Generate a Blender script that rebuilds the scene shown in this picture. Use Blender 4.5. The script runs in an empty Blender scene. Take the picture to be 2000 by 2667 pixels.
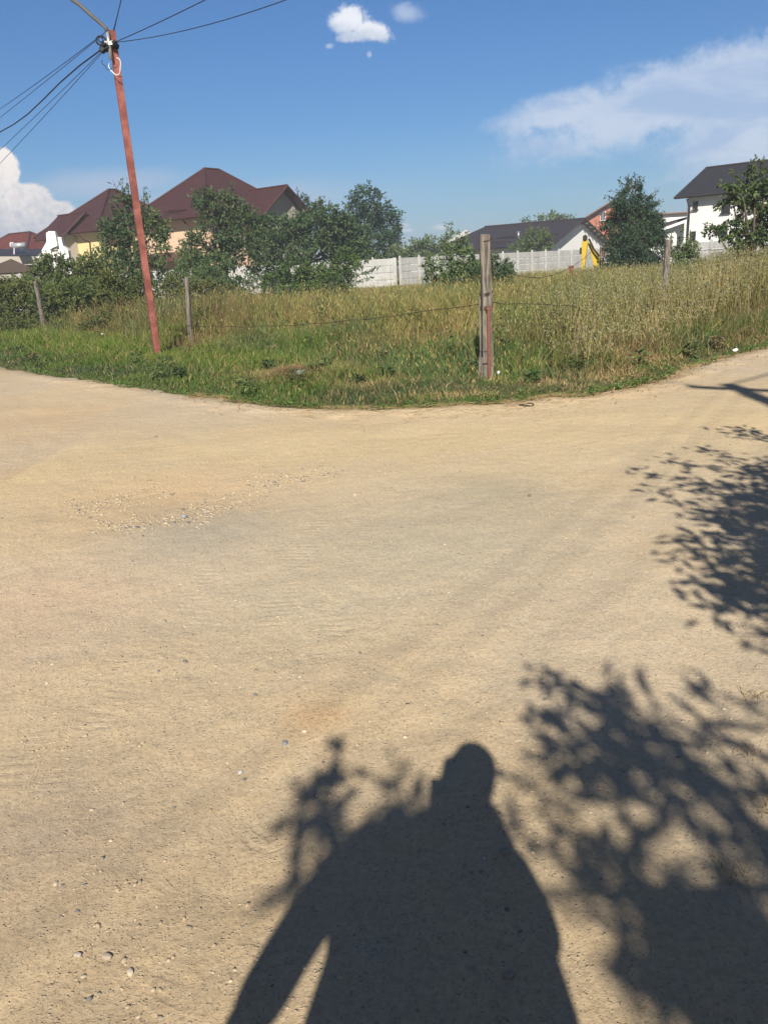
import bpy, bmesh, math, random
import numpy as np
from mathutils import Vector, Matrix
random.seed(7); rng = np.random.default_rng(11)
sc = bpy.context.scene
COL = sc.collection
# ------------------------------------------------------------------ camera, world, sun, exposure
F_PX = 2003.0; CX, CY, EYE = 1000.0, 1333.5, 1.5
ROLL = 0.055; PITCH = math.atan((CY - 692.5) * math.cos(ROLL) / F_PX)
_F = np.array([0, math.cos(PITCH), -math.sin(PITCH)]); _R0 = np.array([1., 0, 0]); _U0 = np.array([0, math.sin(PITCH), math.cos(PITCH)])
_R = _R0 * math.cos(ROLL) - _U0 * math.sin(ROLL); _U = _U0 * math.cos(ROLL) + _R0 * math.sin(ROLL)
cam_d = bpy.data.cameras.new('camera'); cam = bpy.data.objects.new('camera', cam_d); COL.objects.link(cam)
cam.matrix_world = Matrix(((_R[0], _U[0], -_F[0], 0), (_R[1], _U[1], -_F[1], 0), (_R[2], _U[2], -_F[2], EYE), (0, 0, 0, 1)))
cam_d.sensor_fit = 'VERTICAL'; cam_d.sensor_height = 26.67; cam_d.sensor_width = 20.0
cam_d.lens = F_PX / 2667 * 26.67; cam_d.clip_start = 0.02; cam_d.clip_end = 3000
sc.camera = cam
SUN_EL, SUN_AZ = math.radians(37.27), math.radians(3.75)      # light travels toward +Y, azimuth toward +X
LIGHT = np.array([math.sin(SUN_AZ) * math.cos(SUN_EL), math.cos(SUN_AZ) * math.cos(SUN_EL), -math.sin(SUN_EL)])
sun_d = bpy.data.lights.new('sun', 'SUN'); sun = bpy.data.objects.new('sun', sun_d); COL.objects.link(sun)
sun_d.energy = 4.9; sun_d.angle = math.radians(0.55); sun_d.color = (1.0, 0.93, 0.82)
sun.rotation_euler = Vector(LIGHT).to_track_quat('-Z', 'Y').to_euler()
sc.view_settings.view_transform = 'Standard'; sc.view_settings.look = 'None'; sc.view_settings.gamma = 1.0
sc.view_settings.exposure = 0.50
try: sc.view_settings.use_curve_mapping = False
except Exception: pass
sc.cycles.max_bounces = 6; sc.cycles.transparent_max_bounces = 6; sc.cycles.use_denoising = True

def ray(x, y):
    d = _F * F_PX + _R * (x - CX) - _U * (y - CY)
    return d / np.linalg.norm(d)
def G(x, y, z=0.0):                      # ground point seen at a photo pixel
    d = ray(x, y); return np.array([0, 0, EYE]) + d * ((z - EYE) / d[2])
def P(x, y, D):                          # point seen at a photo pixel, D metres ahead
    d = ray(x, y); return np.array([0, 0, EYE]) + d * (D / d[1])
def uv_dir(x, y):
    d = ray(x, y); return d[0] / d[1], d[2] / d[1]

# ---- node helper
class N:
    def __init__(s, tree): s.t = tree; s.n = tree.nodes; s.l = tree.links
    def new(s, kind, **kw):
        n = s.n.new(kind)
        for k, v in kw.items(): setattr(n, k, v)
        return n
    def set(s, sock, v):
        if isinstance(v, bpy.types.NodeSocket): s.l.new(v, sock)
        elif v is not None: sock.default_value = v
    def m(s, op, a, b=None, c=None, clamp=False):
        n = s.new('ShaderNodeMath', operation=op, use_clamp=clamp)
        s.set(n.inputs[0], a); s.set(n.inputs[1], b); s.set(n.inputs[2], c)
        return n.outputs[0]
    def ramp(s, v, lo, hi, a=0.0, b=1.0):
        n = s.new('ShaderNodeMapRange', interpolation_type='SMOOTHSTEP')
        s.set(n.inputs[0], v); s.set(n.inputs[1], lo); s.set(n.inputs[2], hi); s.set(n.inputs[3], a); s.set(n.inputs[4], b)
        return n.outputs[0]
    def mix(s, f, a, b, mode='MIX'):
        n = s.new('ShaderNodeMix', data_type='RGBA', blend_type=mode)
        s.set(n.inputs[0], f)
        for i, v in ((6, a), (7, b)):
            s.set(n.inputs[i], v if isinstance(v, bpy.types.NodeSocket) else (*v[:3], 1))
        return n.outputs[2]
    def noise(s, vec, scale, detail=3, rough=0.55, dist=0.0, w=None):
        n = s.new('ShaderNodeTexNoise')
        s.set(n.inputs['Vector'], vec); n.inputs['Scale'].default_value = scale; n.inputs['Detail'].default_value = detail
        n.inputs['Roughness'].default_value = rough; n.inputs['Distortion'].default_value = dist
        return n.outputs[0]
    def xyz(s, x, y, z=0.0):
        n = s.new('ShaderNodeCombineXYZ'); s.set(n.inputs[0], x); s.set(n.inputs[1], y); s.set(n.inputs[2], z); return n.outputs[0]

# ---- sky
world = bpy.data.worlds.new('World'); sc.world = world; world.use_nodes = True
w = N(world.node_tree); w.n.clear()
bg = w.new('ShaderNodeBackground'); out = w.new('ShaderNodeOutputWorld')
sky = w.new('ShaderNodeTexSky', sky_type='NISHITA'); sky.sun_disc = False
sky.sun_elevation = SUN_EL; sky.sun_rotation = math.pi + SUN_AZ
sky.altitude = 100; sky.air_density = 1.25; sky.dust_density = 0.5; sky.ozone_density = 2.2
tc = w.new('ShaderNodeTexCoord'); sep = w.new('ShaderNodeSeparateXYZ'); w.l.new(tc.outputs['Generated'], sep.inputs[0])
yy = w.m('MAXIMUM', sep.outputs[1], 0.02)
cu = w.m('DIVIDE', sep.outputs[0], yy); cv = w.m('DIVIDE', sep.outputs[2], yy)
front = w.ramp(sep.outputs[1], 0.05, 0.3)
vec = w.xyz(cu, cv)
def blob(px, py, rx, ry, ang=0.0, power=1.0):
    u0, v0 = uv_dir(px, py); du = w.m('SUBTRACT', cu, u0); dv = w.m('SUBTRACT', cv, v0)
    ang -= ROLL * 0 ; c, s_ = math.cos(ang), math.sin(ang)
    a = w.m('ADD', w.m('MULTIPLY', du, c), w.m('MULTIPLY', dv, s_)); b = w.m('SUBTRACT', w.m('MULTIPLY', dv, c), w.m('MULTIPLY', du, s_))
    a = w.m('DIVIDE', a, rx / F_PX); b = w.m('DIVIDE', b, ry / F_PX)
    r = w.m('SQRT', w.m('ADD', w.m('MULTIPLY', a, a), w.m('MULTIPLY', b, b)))
    return r, b
def union(rs):
    o = rs[0]
    for r in rs[1:]: o = w.m('SMOOTH_MIN', o, r, 0.15)
    return o
base = w.mix(1.0, sky.outputs[0], (0.232, 0.412, 0.655), 'MULTIPLY')
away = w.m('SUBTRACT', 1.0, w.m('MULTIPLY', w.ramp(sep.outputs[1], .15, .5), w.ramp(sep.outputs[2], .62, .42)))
base = w.mix(away, base, w.mix(1.0, base, (.95, .62, .52), 'MULTIPLY'))  # sky outside the view tinted duller, added to make shadows darker and less blue
def add_cloud(colr, r, noises, edge, soft, col_hi, col_lo, shade, alpha=1.0):
    rr = r
    for nz, amp in noises: rr = w.m('ADD', rr, w.m('MULTIPLY', w.m('SUBTRACT', nz, 0.5), amp))
    mask = w.ramp(rr, edge, edge - soft)
    mask = w.m('MULTIPLY', w.m('MULTIPLY', mask, alpha), front)
    c = w.mix(shade, col_lo, col_hi)
    return w.mix(mask, colr, c)
n_big = w.noise(vec, 16, 4, 0.6); n_mid = w.noise(vec, 48, 5, 0.62, 0.6); n_fine = w.noise(vec, 110, 5, 0.65, 0.4)
n_streak = w.noise(w.xyz(w.m('ADD', w.m('MULTIPLY', cu, 3.2), w.m('MULTIPLY', cv, -1.0)), w.m('MULTIPLY', cv, 11.0)), 2.0, 6, 0.6, 0.8)
WH = lambda r, g, b, k=7.2: (r * k, g * k, b * k)
# pale veil low over the horizon
veil = w.ramp(cv, 0.17, 0.02)
veil = w.m('MULTIPLY', w.m('MULTIPLY', veil, w.ramp(n_streak, 0.25, 0.7, 0.35, 1.0)), 0.40)
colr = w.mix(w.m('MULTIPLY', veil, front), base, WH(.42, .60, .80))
# high thin sheet on the right
r1, _ = blob(1760, 255, 430, 95, 0.24); r2, _ = blob(2050, 320, 330, 190, 0.1); r3, _ = blob(1470, 290, 180, 50, 0.16)
cir = union([r1, r2, r3])
colr = add_cloud(colr, cir, [(n_streak, 1.0), (n_mid, 0.6), (n_fine, .35), (n_big, .5)], 1.12, 0.62, WH(.64, .72, .86), WH(.42, .55, .78), w.ramp(n_streak, .35, .62), 0.82)
# sheet beside the left cumulus
r1, _ = blob(260, 480, 260, 45, 0.02)
r2, _ = blob(560, 545, 520, 75, .02); r1 = union([r1, r2])
colr = add_cloud(colr, r1, [(n_streak, .9), (n_big, .4)], 1.05, .9, WH(.50, .58, .74), WH(.42, .52, .70), n_streak, .68)
# puffy clouds overhead
r1, b1 = blob(905, 55, 52, 38); r2, b2 = blob(965, 82, 60, 25, -0.25); r3, _ = blob(915, 95, 40, 14)
rr = union([r1, r2, r3])
colr = add_cloud(colr, rr, [(n_mid, .9), (n_fine, .6)], 1.05, .55, WH(.93, .95, 1.0), WH(.55, .63, .78), w.ramp(w.m('ADD', w.m('MULTIPLY', b2, 1.2), w.m('MULTIPLY', n_mid, 1.6)), -.3, 1.5), .93)
r1, _ = blob(1062, 35, 50, 24, -0.2); r2, _ = blob(858, 120, 14, 8); r3, _ = blob(962, 142, 8, 9)
rr = union([r1, r2, r3])
colr = add_cloud(colr, rr, [(n_mid, 1.0), (n_fine, .6)], 1.05, .9, WH(.78, .83, .94), WH(.6, .68, .82), n_fine, .5)
# towering cumulus low on the left
r1, b1 = blob(10, 440, 42, 55); r2, _ = blob(70, 530, 75, 52); r3, _ = blob(140, 560, 65, 40); r4, _ = blob(20, 620, 260, 65); r5, _ = blob(-120, 480, 150, 120)
rr = union([r1, r2, r3, r4, r5])
sh = w.ramp(w.m('ADD', w.m('MULTIPLY', cv, 6.5), w.m('MULTIPLY', w.m('ADD', n_mid, n_fine), .75)), .85, 1.75)
colr = add_cloud(colr, rr, [(n_mid, .55), (n_fine, .5)], 1.0, .22, WH(1.0, .92, .86, 7.4), WH(.44, .50, .62, 7.0), sh, .97)
# low small clouds near the horizon
r1, _ = blob(1045, 588, 34, 7); r2, _ = blob(1150, 592, 32, 9); r3, _ = blob(1060, 600, 22, 6)
colr = add_cloud(colr, union([r1, r2, r3]), [(n_mid, .8), (n_fine, .5)], 1.0, .8, WH(.85, .87, .92), WH(.65, .7, .8), n_fine, .7)
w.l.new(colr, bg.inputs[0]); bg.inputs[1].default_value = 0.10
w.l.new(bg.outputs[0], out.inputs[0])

# ------------------------------------------------------------------ materials
MATS = {}
def mat(name, col, rough=0.8, var=0.15, scale=6.0, bump=0.0, bscale=40.0, metal=0.0, spec=0.3, attr=False, trans=0.0, fn=None):
    if name in MATS: return MATS[name]
    m = bpy.data.materials.new(name); m.use_nodes = True; t = N(m.node_tree); t.n.clear()
    o = t.new('ShaderNodeOutputMaterial'); b = t.new('ShaderNodeBsdfPrincipled')
    b.inputs['Roughness'].default_value = rough; b.inputs['Metallic'].default_value = metal
    b.inputs['Specular IOR Level'].default_value = spec
    tc = t.new('ShaderNodeTexCoord'); v = tc.outputs['Object']
    if attr:
        a = t.new('ShaderNodeAttribute', attribute_name='Col'); c = a.outputs['Color']
        if var: c = t.mix(1.0, c, t.mix(t.noise(v, scale, 3), (1 - var,) * 3, (1 + var,) * 3), 'MULTIPLY')
    else:
        c = t.mix(t.noise(v, scale, 5, .6), tuple(x * (1 - var) for x in col), tuple(min(1, x * (1 + var)) for x in col))
    hgt = None
    if fn: c, hgt = fn(t, v, c, tc)
    t.set(b.inputs['Base Color'], c)
    if bump or hgt is not None:
        bn = t.new('ShaderNodeBump'); bn.inputs['Strength'].default_value = 1.0 if hgt is not None else bump; bn.inputs['Distance'].default_value = 0.01 if hgt is None else 1.0
        t.set(bn.inputs['Height'], hgt if hgt is not None else t.noise(v, bscale, 5, .65)); t.l.new(bn.outputs[0], b.inputs['Normal'])
    if trans:
        tr = t.new('ShaderNodeBsdfTranslucent'); t.set(tr.inputs[0], c); ms = t.new('ShaderNodeMixShader'); ms.inputs[0].default_value = trans
        t.l.new(b.outputs[0], ms.inputs[1]); t.l.new(tr.outputs[0], ms.inputs[2]); t.l.new(ms.outputs[0], o.inputs[0])
    else: t.l.new(b.outputs[0], o.inputs[0])
    MATS[name] = m; return m

def fn_dirt(t, v, c, tc):
    fine = t.noise(v, 55, 6, .7); mid = t.noise(v, 9, 5, .6); grain = t.noise(v, 260, 3, .7)
    c = t.mix(t.ramp(fine, .30, .72), t.mix(1, c, (.90, .89, .88), 'MULTIPLY'), t.mix(1, c, (1.11, 1.11, 1.10), 'MULTIPLY'))
    c = t.mix(t.ramp(mid, .35, .7), c, t.mix(1, c, (1.06, 1.03, .99), 'MULTIPLY'))
    vo = t.new('ShaderNodeTexVoronoi', feature='F1'); t.l.new(v, vo.inputs[0]); vo.inputs['Scale'].default_value = 85; 
    gr = t.ramp(vo.outputs['Distance'], .34, .12)
    sel = t.ramp(t.noise(v, 30, 2), .55, .68)
    sepc = t.new('ShaderNodeSeparateColor'); t.l.new(vo.outputs['Color'], sepc.inputs[0])
    spots = t.m('MULTIPLY', t.m('MULTIPLY', gr, sel), .65)
    c = t.mix(spots, c, t.mix(sepc.outputs[0], (.20, .18, .16), (.62, .55, .45)))
    # tread ripples: narrow, stretched, faint
    mp = t.new('ShaderNodeMapping'); t.l.new(v, mp.inputs[0]); mp.inputs['Rotation'].default_value = (0, 0, .55); mp.inputs['Scale'].default_value = (16, 4.5, 1)
    rip = t.noise(mp.outputs[0], 1.6, 4, .55, .5)
    h = t.m('MULTIPLY', fine, .0036)
    h = t.m('ADD', h, t.m('MULTIPLY', grain, .0016)); h = t.m('ADD', h, t.m('MULTIPLY', mid, .010))
    h = t.m('ADD', h, t.m('MULTIPLY', t.ramp(rip, .42, .66), .0020))
    h = t.m('ADD', h, t.m('MULTIPLY', t.m('MULTIPLY', gr, sel), .0035))
    ta = t.new('ShaderNodeAttribute', attribute_name='track'); al = t.new('ShaderNodeAttribute', attribute_name='along')
    lug = t.ramp(t.m('SINE', t.m('ADD', t.m('MULTIPLY', al.outputs['Fac'], 2 * math.pi / .05), t.m('MULTIPLY', t.noise(v, 6, 2), 7))), -.2, .8)
    h = t.m('ADD', h, t.m('MULTIPLY', t.m('MULTIPLY', lug, ta.outputs['Fac']), t.m('MULTIPLY', t.ramp(t.noise(v, 3, 3), .42, .62), -.0014)))
    pk = t.ramp(t.noise(v, 130, 2), .60, .72); c = t.mix(t.m('MULTIPLY', pk, .25), c, (.22, .18, .13)); h = t.m('ADD', h, t.m('MULTIPLY', pk, -.0025))
    return c, h
M_dirt = mat('dirt', (.4, .33, .25), .95, 0.05, 2.0, spec=.1, attr=True, fn=fn_dirt)
M_soil = mat('field_soil', (.105, .10, .05), .95, .35, 1.3, .6, 30, spec=.05)
M_grass = mat('grass_blades', None, .62, 0.12, .6, spec=.22, attr=True, trans=.33)
M_leaf = mat('leaves', None, .55, 0.10, .5, spec=.28, attr=True, trans=.28)
M_bark = mat('bark', (.12, .10, .075), .9, .4, 12, .8, 40)
def fn_wood(t, v, c, tc):
    mp = t.new('ShaderNodeMapping'); t.l.new(v, mp.inputs[0]); mp.inputs['Scale'].default_value = (40, 40, 2.2)
    g = t.noise(mp.outputs[0], 1, 6, .7, .4); k = t.noise(v, 7, 3)
    c = t.mix(t.ramp(g, .38, .62), (.075, .065, .055), (.27, .24, .205))
    c = t.mix(t.m('MULTIPLY', t.ramp(k, .5, .7), .15), c, (.26, .17, .12))
    return c, t.m('MULTIPLY', g, .012)
M_wood = mat('weathered_wood', (.2, .18, .15), .9, fn=fn_wood)
M_rust = mat('rusty_steel', (.20, .085, .05), .85, .45, 25, .5, 80)
M_wire = mat('rusty_wire', (.07, .045, .035), .7, .3, 30)
def fn_redsteel(t, v, c, tc):
    n = t.noise(v, 3.5, 5, .65); n2 = t.noise(v, 40, 4, .7)
    c = t.mix(t.ramp(n, .38, .62), (.20, .062, .048), (.34, .12, .095)); c = t.mix(t.m('MULTIPLY', t.ramp(n2, .54, .66), .7), c, (.16, .06, .045))
    return c, t.m('MULTIPLY', n2, .003)
M_redsteel = mat('red_oxide_steel', (.3, .1, .07), .65, fn=fn_redsteel)
M_galv = mat('galvanised_steel', (.42, .43, .42), .42, .12, 14, metal=.6, spec=.5)
M_greymetal = mat('dull_grey_metal', (.10, .10, .09), .6, .2, 8)
M_cable = mat('black_cable', (.018, .02, .024), .6, .1)
M_whitecable = mat('white_cable', (.75, .75, .75), .5, .05)
def fn_conc(t, v, c, tc):
    n = t.noise(v, 1.4, 5, .65); n2 = t.noise(v, 9, 4, .7)
    mp = t.new('ShaderNodeMapping'); t.l.new(v, mp.inputs[0]); mp.inputs['Scale'].default_value = (5, 5, .6)
    st = t.noise(mp.outputs[0], 1, 4, .6)
    c = t.mix(t.ramp(n, .3, .7), t.mix(1, c, (.8, .8, .8), 'MULTIPLY'), c); c = t.mix(t.m('MULTIPLY', t.ramp(n2, .5, .7), .22), c, (.22, .22, .21))
    c = t.mix(t.m('MULTIPLY', t.ramp(st, .52, .72), .35), c, (.25, .24, .23))
    return c, t.m('MULTIPLY', n2, .01)
M_conc = mat('grey_concrete', (.47, .47, .455), .9, .1, fn=fn_conc)
M_concw = mat('whitewashed_concrete', (.58, .58, .56), .9, .1, fn=fn_conc)
def fn_plaster(t, v, c, tc):
    mp = t.new('ShaderNodeMapping'); t.l.new(v, mp.inputs[0]); mp.inputs['Scale'].default_value = (1.6, 1.6, .22)
    st = t.noise(mp.outputs[0], 1, 5, .6); n = t.noise(v, .7, 4)
    c = t.mix(t.m('MULTIPLY', t.ramp(st, .5, .75), .10), c, t.mix(1, c, (.6, .6, .58), 'MULTIPLY')); c = t.mix(t.m('MULTIPLY', t.ramp(n, .4, .7), .06), c, (.4, .38, .34))
    return c, t.m('MULTIPLY', t.noise(v, 25, 3), .004)
def plaster(name, col): return mat(name, col, .9, .03, 2, fn=fn_plaster)
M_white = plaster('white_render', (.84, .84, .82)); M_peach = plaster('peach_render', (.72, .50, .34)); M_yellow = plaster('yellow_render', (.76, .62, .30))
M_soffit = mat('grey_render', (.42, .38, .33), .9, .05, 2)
M_brick = mat('orange_brick', (.42, .16, .10), .9, .2, 9)
def fn_roof(k):
    def f(t, v, c, tc):
        s = t.new('ShaderNodeSeparateXYZ'); t.l.new(tc.outputs['UV'], s.inputs[0])
        u = t.m('MULTIPLY', s.outputs[0], 2 * math.pi / .2); vv = t.m('FRACT', t.m('DIVIDE', s.outputs[1], .35))
        row = t.noise(t.xyz(t.m('MULTIPLY', t.m('FLOOR', t.m('DIVIDE', s.outputs[1], .35)), 7.3), 0, 0), 1, 1)
        line = t.ramp(vv, .5, 1.0)
        rib = t.m('MULTIPLY', t.m('ADD', t.m('SINE', u), 1), .5)
        c = t.mix(t.m('MULTIPLY', line, .75), c, t.mix(1, c, (.35, .33, .35), 'MULTIPLY'))
        c = t.mix(t.ramp(t.noise(v, 1.1, 4), .35, .7), t.mix(1, c, (.88, .88, .88), 'MULTIPLY'), c)
        h = t.m('ADD', t.m('MULTIPLY', rib, .05), t.m('MULTIPLY', vv, -.07))
        return c, t.m('MULTIPLY', h, k)
    return f
M_roofbrown = mat('brown_metal_tile', (.082, .028, .024), .5, .10, 1.2, spec=.4, fn=fn_roof(1))
M_roofdark = mat('dark_brown_metal_tile', (.05, .034, .034), .5, .1, 1.2, spec=.4, fn=fn_roof(1))
M_roofgrey = mat('anthracite_shingle', (.030, .030, .035), .7, .12, 3, spec=.3, fn=fn_roof(.6))
M_roofred = mat('red_tile', (.17, .04, .026), .6, .12, 1.2, fn=fn_roof(1))
M_fascia = mat('dark_fascia', (.035, .025, .022), .5, .1)
M_redfascia = mat('brown_fascia', (.06, .022, .018), .5, .1)
M_glass = mat('window_glass', (.02, .024, .03), .12, .1, spec=.6)
M_frame = mat('dark_window_frame', (.03, .024, .022), .5, .1)
M_wframe = mat('white_window_frame', (.7, .7, .7), .5, .05)
M_timber = mat('brown_timber', (.20, .11, .06), .8, .25, 8)
def fn_yellow(t, v, c, tc):
    n = t.noise(v, 7, 5, .7); c = t.mix(t.ramp(n, .60, .66), (.58, .40, .025), (.10, .055, .02)); return c, t.m('MULTIPLY', n, .004)
M_yel = mat('worn_yellow_paint', (.6, .4, .03), .5, fn=fn_yellow)
M_dark = mat('dark_iron', (.03, .027, .025), .7, .2)
M_canvas = mat('brown_canvas', (.085, .062, .045), .9, .15, 2)
M_tank = mat('brushed_tank', (.48, .50, .52), .35, .1, 3, metal=.4)
M_solar = mat('solar_tubes', (.02, .025, .045), .25, .1, 3)
M_stone = mat('pebble', None, .85, 0.12, 30, spec=.2, attr=True)
M_plastic = mat('clear_plastic', (.22, .25, .25), .35, .25, 30, .6, 30, spec=.5)
M_paper = mat('white_paper', (.78, .78, .76), .8, .06, 20)
M_skin = mat('skin', (.50, .30, .21), .55, .08, 20); M_shirt = mat('navy_cotton', (.04, .05, .08), .9, .15, 20); M_jeans = mat('denim', (.05, .07, .12), .9, .2, 30)
M_hair = mat('dark_hair', (.02, .015, .012), .6, .2, 40); M_phone = mat('phone_glass', (.015, .015, .018), .15, .05); M_shoe = mat('shoe', (.03, .03, .03), .7, .1)
M_eye = mat('eye_white', (.7, .7, .7), .3, .02); M_lip = mat('lip', (.38, .17, .14), .5, .05)

# ------------------------------------------------------------------ object helpers
def tag(o, label=None, cat=None, group=None, kind=None):
    if label: o['label'] = label
    if cat: o['category'] = cat
    if group: o['group'] = group
    if kind: o['kind'] = kind
    return o
def empty(name, loc, label, cat, group=None, rz=0.0):
    o = bpy.data.objects.new(name, None); COL.objects.link(o); o.location = [float(x) for x in loc]; o.rotation_euler = (0, 0, rz); o.empty_display_size = .2
    return tag(o, label, cat, group)
def link(name, me, m, parent=None, world=True):
    o = bpy.data.objects.new(name, me); COL.objects.link(o)
    for mm in (m if isinstance(m, (list, tuple)) else [m]): me.materials.append(mm)
    if parent:
        o.parent = parent
        if world: o.location = -root_loc(parent)
    return o
def root_loc(p):
    v = Vector((0, 0, 0))
    while p: v += p.location; p = p.parent
    return v
def np_mesh(name, V, faces_list, cols=None, smooth=False, uv=None):
    """faces_list: list of int arrays (n,k). cols per vertex (n,3)."""
    me = bpy.data.meshes.new(name); V = np.asarray(V, np.float32)
    me.vertices.add(len(V)); me.vertices.foreach_set('co', V.ravel())
    li = np.concatenate([f.ravel() for f in faces_list]).astype(np.int32)
    sizes = np.concatenate([np.full(len(f), f.shape[1]) for f in faces_list]); st = np.concatenate([[0], np.cumsum(sizes)[:-1]]).astype(np.int32)
    me.loops.add(len(li)); me.loops.foreach_set('vertex_index', li)
    me.polygons.add(len(sizes)); me.polygons.foreach_set('loop_start', st)
    me.update(calc_edges=True); me.validate()
    if smooth: me.polygons.foreach_set('use_smooth', np.ones(len(me.polygons), bool))
    if cols is not None:
        a = me.color_attributes.new('Col', 'FLOAT_COLOR', 'POINT'); c = np.ones((len(V), 4), np.float32); c[:, :3] = cols; a.data.foreach_set('color', c.ravel())
    return me
class B:
    """collects polygons with UVs, builds ONE mesh"""
    def __init__(s): s.v = []; s.f = []; s.uv = []
    def poly(s, pts, uv=None):
        i = len(s.v); s.v += [tuple(map(float, p)) for p in pts]; s.f.append(tuple(range(i, i + len(pts))))
        s.uv += uv if uv else [(0, 0)] * len(pts)
    def slab(s, pts, th, udir=None):
        """roof plane: top polygon with uv along udir, plus underside and rim"""
        p = [np.array(q, float) for q in pts]; n = np.cross(p[1] - p[0], p[2] - p[0]); n /= np.linalg.norm(n)
        if n[2] < 0: p = p[::-1]; n = -n
        u = np.array(udir if udir is not None else p[1] - p[0], float); u -= n * (u @ n); u /= np.linalg.norm(u); vv = np.cross(n, u)
        if vv[2] > 0: vv = -vv
        o = p[0]
        s.poly(p, [((q - o) @ u, -((q - o) @ vv) + 50) for q in p])
        lo = [q - n * th for q in p]; s.poly(lo[::-1])
        for i in range(len(p)):
            j = (i + 1) % len(p); s.poly([p[i], lo[i], lo[j], p[j]])
    def box(s, c, sx, sy, sz, ax=None):
        """centred box; ax = 3 axes rows"""
        A = np.eye(3) if ax is None else np.array(ax, float); c = np.array(c, float); h = np.array([sx, sy, sz]) / 2
        q = {}
        for i in (0, 1):
            for j in (0, 1):
                for k in (0, 1): q[i, j, k] = c + A.T @ (h * np.array([2 * i - 1, 2 * j - 1, 2 * k - 1]))
        for a in ([(0,0,0),(0,0,1),(0,1,1),(0,1,0)], [(1,0,0),(1,1,0),(1,1,1),(1,0,1)], [(0,0,0),(1,0,0),(1,0,1),(0,0,1)],
                  [(0,1,0),(0,1,1),(1,1,1),(1,1,0)], [(0,0,0),(0,1,0),(1,1,0),(1,0,0)], [(0,0,1),(1,0,1),(1,1,1),(0,1,1)]):
            s.poly([q[t] for t in a])
    def prism(s, pts, off):
        p = [np.array(q, float) for q in pts]; o = np.array(off, float)
        s.poly(p[::-1]); s.poly([q + o for q in p])
        for i in range(len(p)):
            j = (i + 1) % len(p); s.poly([p[i], p[j], p[j] + o, p[i] + o])
    def tube(s, pts, r, n=6, r2=None, jit=0.0):
        pts = [np.array(p, float) for p in pts]; m = len(pts); rs = np.linspace(r, r if r2 is None else r2, m)
        i0 = len(s.v)
        for i, p in enumerate(pts):
            d = pts[min(i + 1, m - 1)] - pts[max(i - 1, 0)]; d = d / (np.linalg.norm(d) + 1e-9)
            a = np.cross(d, [0, 0, 1] if abs(d[2]) < .9 else [1, 0, 0]); a /= np.linalg.norm(a); b = np.cross(d, a)
            for k in range(n):
                t = 2 * math.pi * k / n; rr = rs[i] * (1 + (random.uniform(-jit, jit) if jit else 0))
                s.v.append(tuple(p + (a * math.cos(t) + b * math.sin(t)) * rr)); s.uv.append((0, 0))
        s._idxf = getattr(s, '_idxf', [])
        for i in range(m - 1):
            for k in range(n):
                k2 = (k + 1) % n; s.f.append((i0 + i * n + k, i0 + i * n + k2, i0 + (i + 1) * n + k2, i0 + (i + 1) * n + k))
        s.f.append(tuple(i0 + k for k in range(n))[::-1]); s.f.append(tuple(i0 + (m - 1) * n + k for k in range(n)))
    def build(s, name, m, parent=None, smooth=False, bevel=0.0):
        me = bpy.data.meshes.new(name); me.from_pydata(s.v, [], s.f); uvl = me.uv_layers.new(name='UVMap')
        vi = np.empty(len(me.loops), np.int32); me.loops.foreach_get('vertex_index', vi); uvl.data.foreach_set('uv', np.array(s.uv, np.float32)[vi].ravel())
        if smooth: me.polygons.foreach_set('use_smooth', np.ones(len(me.polygons), bool))
        o = link(name, me, m, parent)
        if bevel:
            bm = bmesh.new(); bm.from_mesh(me); bmesh.ops.remove_doubles(bm, verts=bm.verts, dist=1e-4); bm.to_mesh(me); bm.free()
            md = o.modifiers.new('bevel', 'BEVEL'); md.width = bevel; md.segments = 2
        return o
def sagline(a, b, sag, n=14):
    a = np.array(a, float); b = np.array(b, float); o = []
    for i in range(n + 1):
        t = i / n; p = a * (1 - t) + b * t; p[2] -= 4 * sag * t * (1 - t); o.append(p)
    return o

# value noise
_H = rng.random((256, 256))
def vnoise(x, y, s):
    x = np.asarray(x) * s + 57.3; y = np.asarray(y) * s + 91.7; xi = np.floor(x).astype(int); yi = np.floor(y).astype(int); fx = x - xi; fy = y - yi
    fx = fx * fx * (3 - 2 * fx); fy = fy * fy * (3 - 2 * fy)
    g = lambda i, j: _H[i % 256, j % 256]
    return (g(xi, yi) * (1 - fx) + g(xi + 1, yi) * fx) * (1 - fy) + (g(xi, yi + 1) * (1 - fx) + g(xi + 1, yi + 1) * fx) * fy
def fbm(x, y, s, o=4):
    r = 0; a = .5
    for i in range(o): r = r + a * vnoise(x, y, s * 2 ** i); a *= .5
    return r / (1 - .5 ** o)
def sstep(t, a, b): t = np.clip((t - a) / (b - a), 0, 1); return t * t * (3 - 2 * t)

# ------------------------------------------------------------------ ground and road
EDGE = [G(*p) for p in [(0, 955), (100, 975), (300, 1005), (500, 1035), (700, 1058), (900, 1068), (1100, 1065), (1300, 1055), (1500, 1035), (1700, 1000), (1800, 960), (1900, 930), (2000, 905)]]
ex = np.array([-60, -9.6] + [e[0] for e in EDGE] + [9.5, 60]); ey = np.array([72, 18.3] + [e[1] for e in EDGE] + [15.0, 60])
def edge_y(x): return np.interp(x, ex, ey)
def sdist(x, y):                                    # + inside the field
    sl = (edge_y(np.asarray(x) + .15) - edge_y(np.asarray(x) - .15)) / .3
    return (y - edge_y(x)) / np.sqrt(1 + sl * sl)
FX = np.array([-60, -10.4, -4.01, 1.43, 6.2, 11.2, 60]); FY = np.array([82, 25.2, 17.4, 10.2, 17.0, 24.0, 92])
def fence_t(x, y): return (y - np.interp(x, FX, FY)) * .62   # + behind the wire fence
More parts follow.
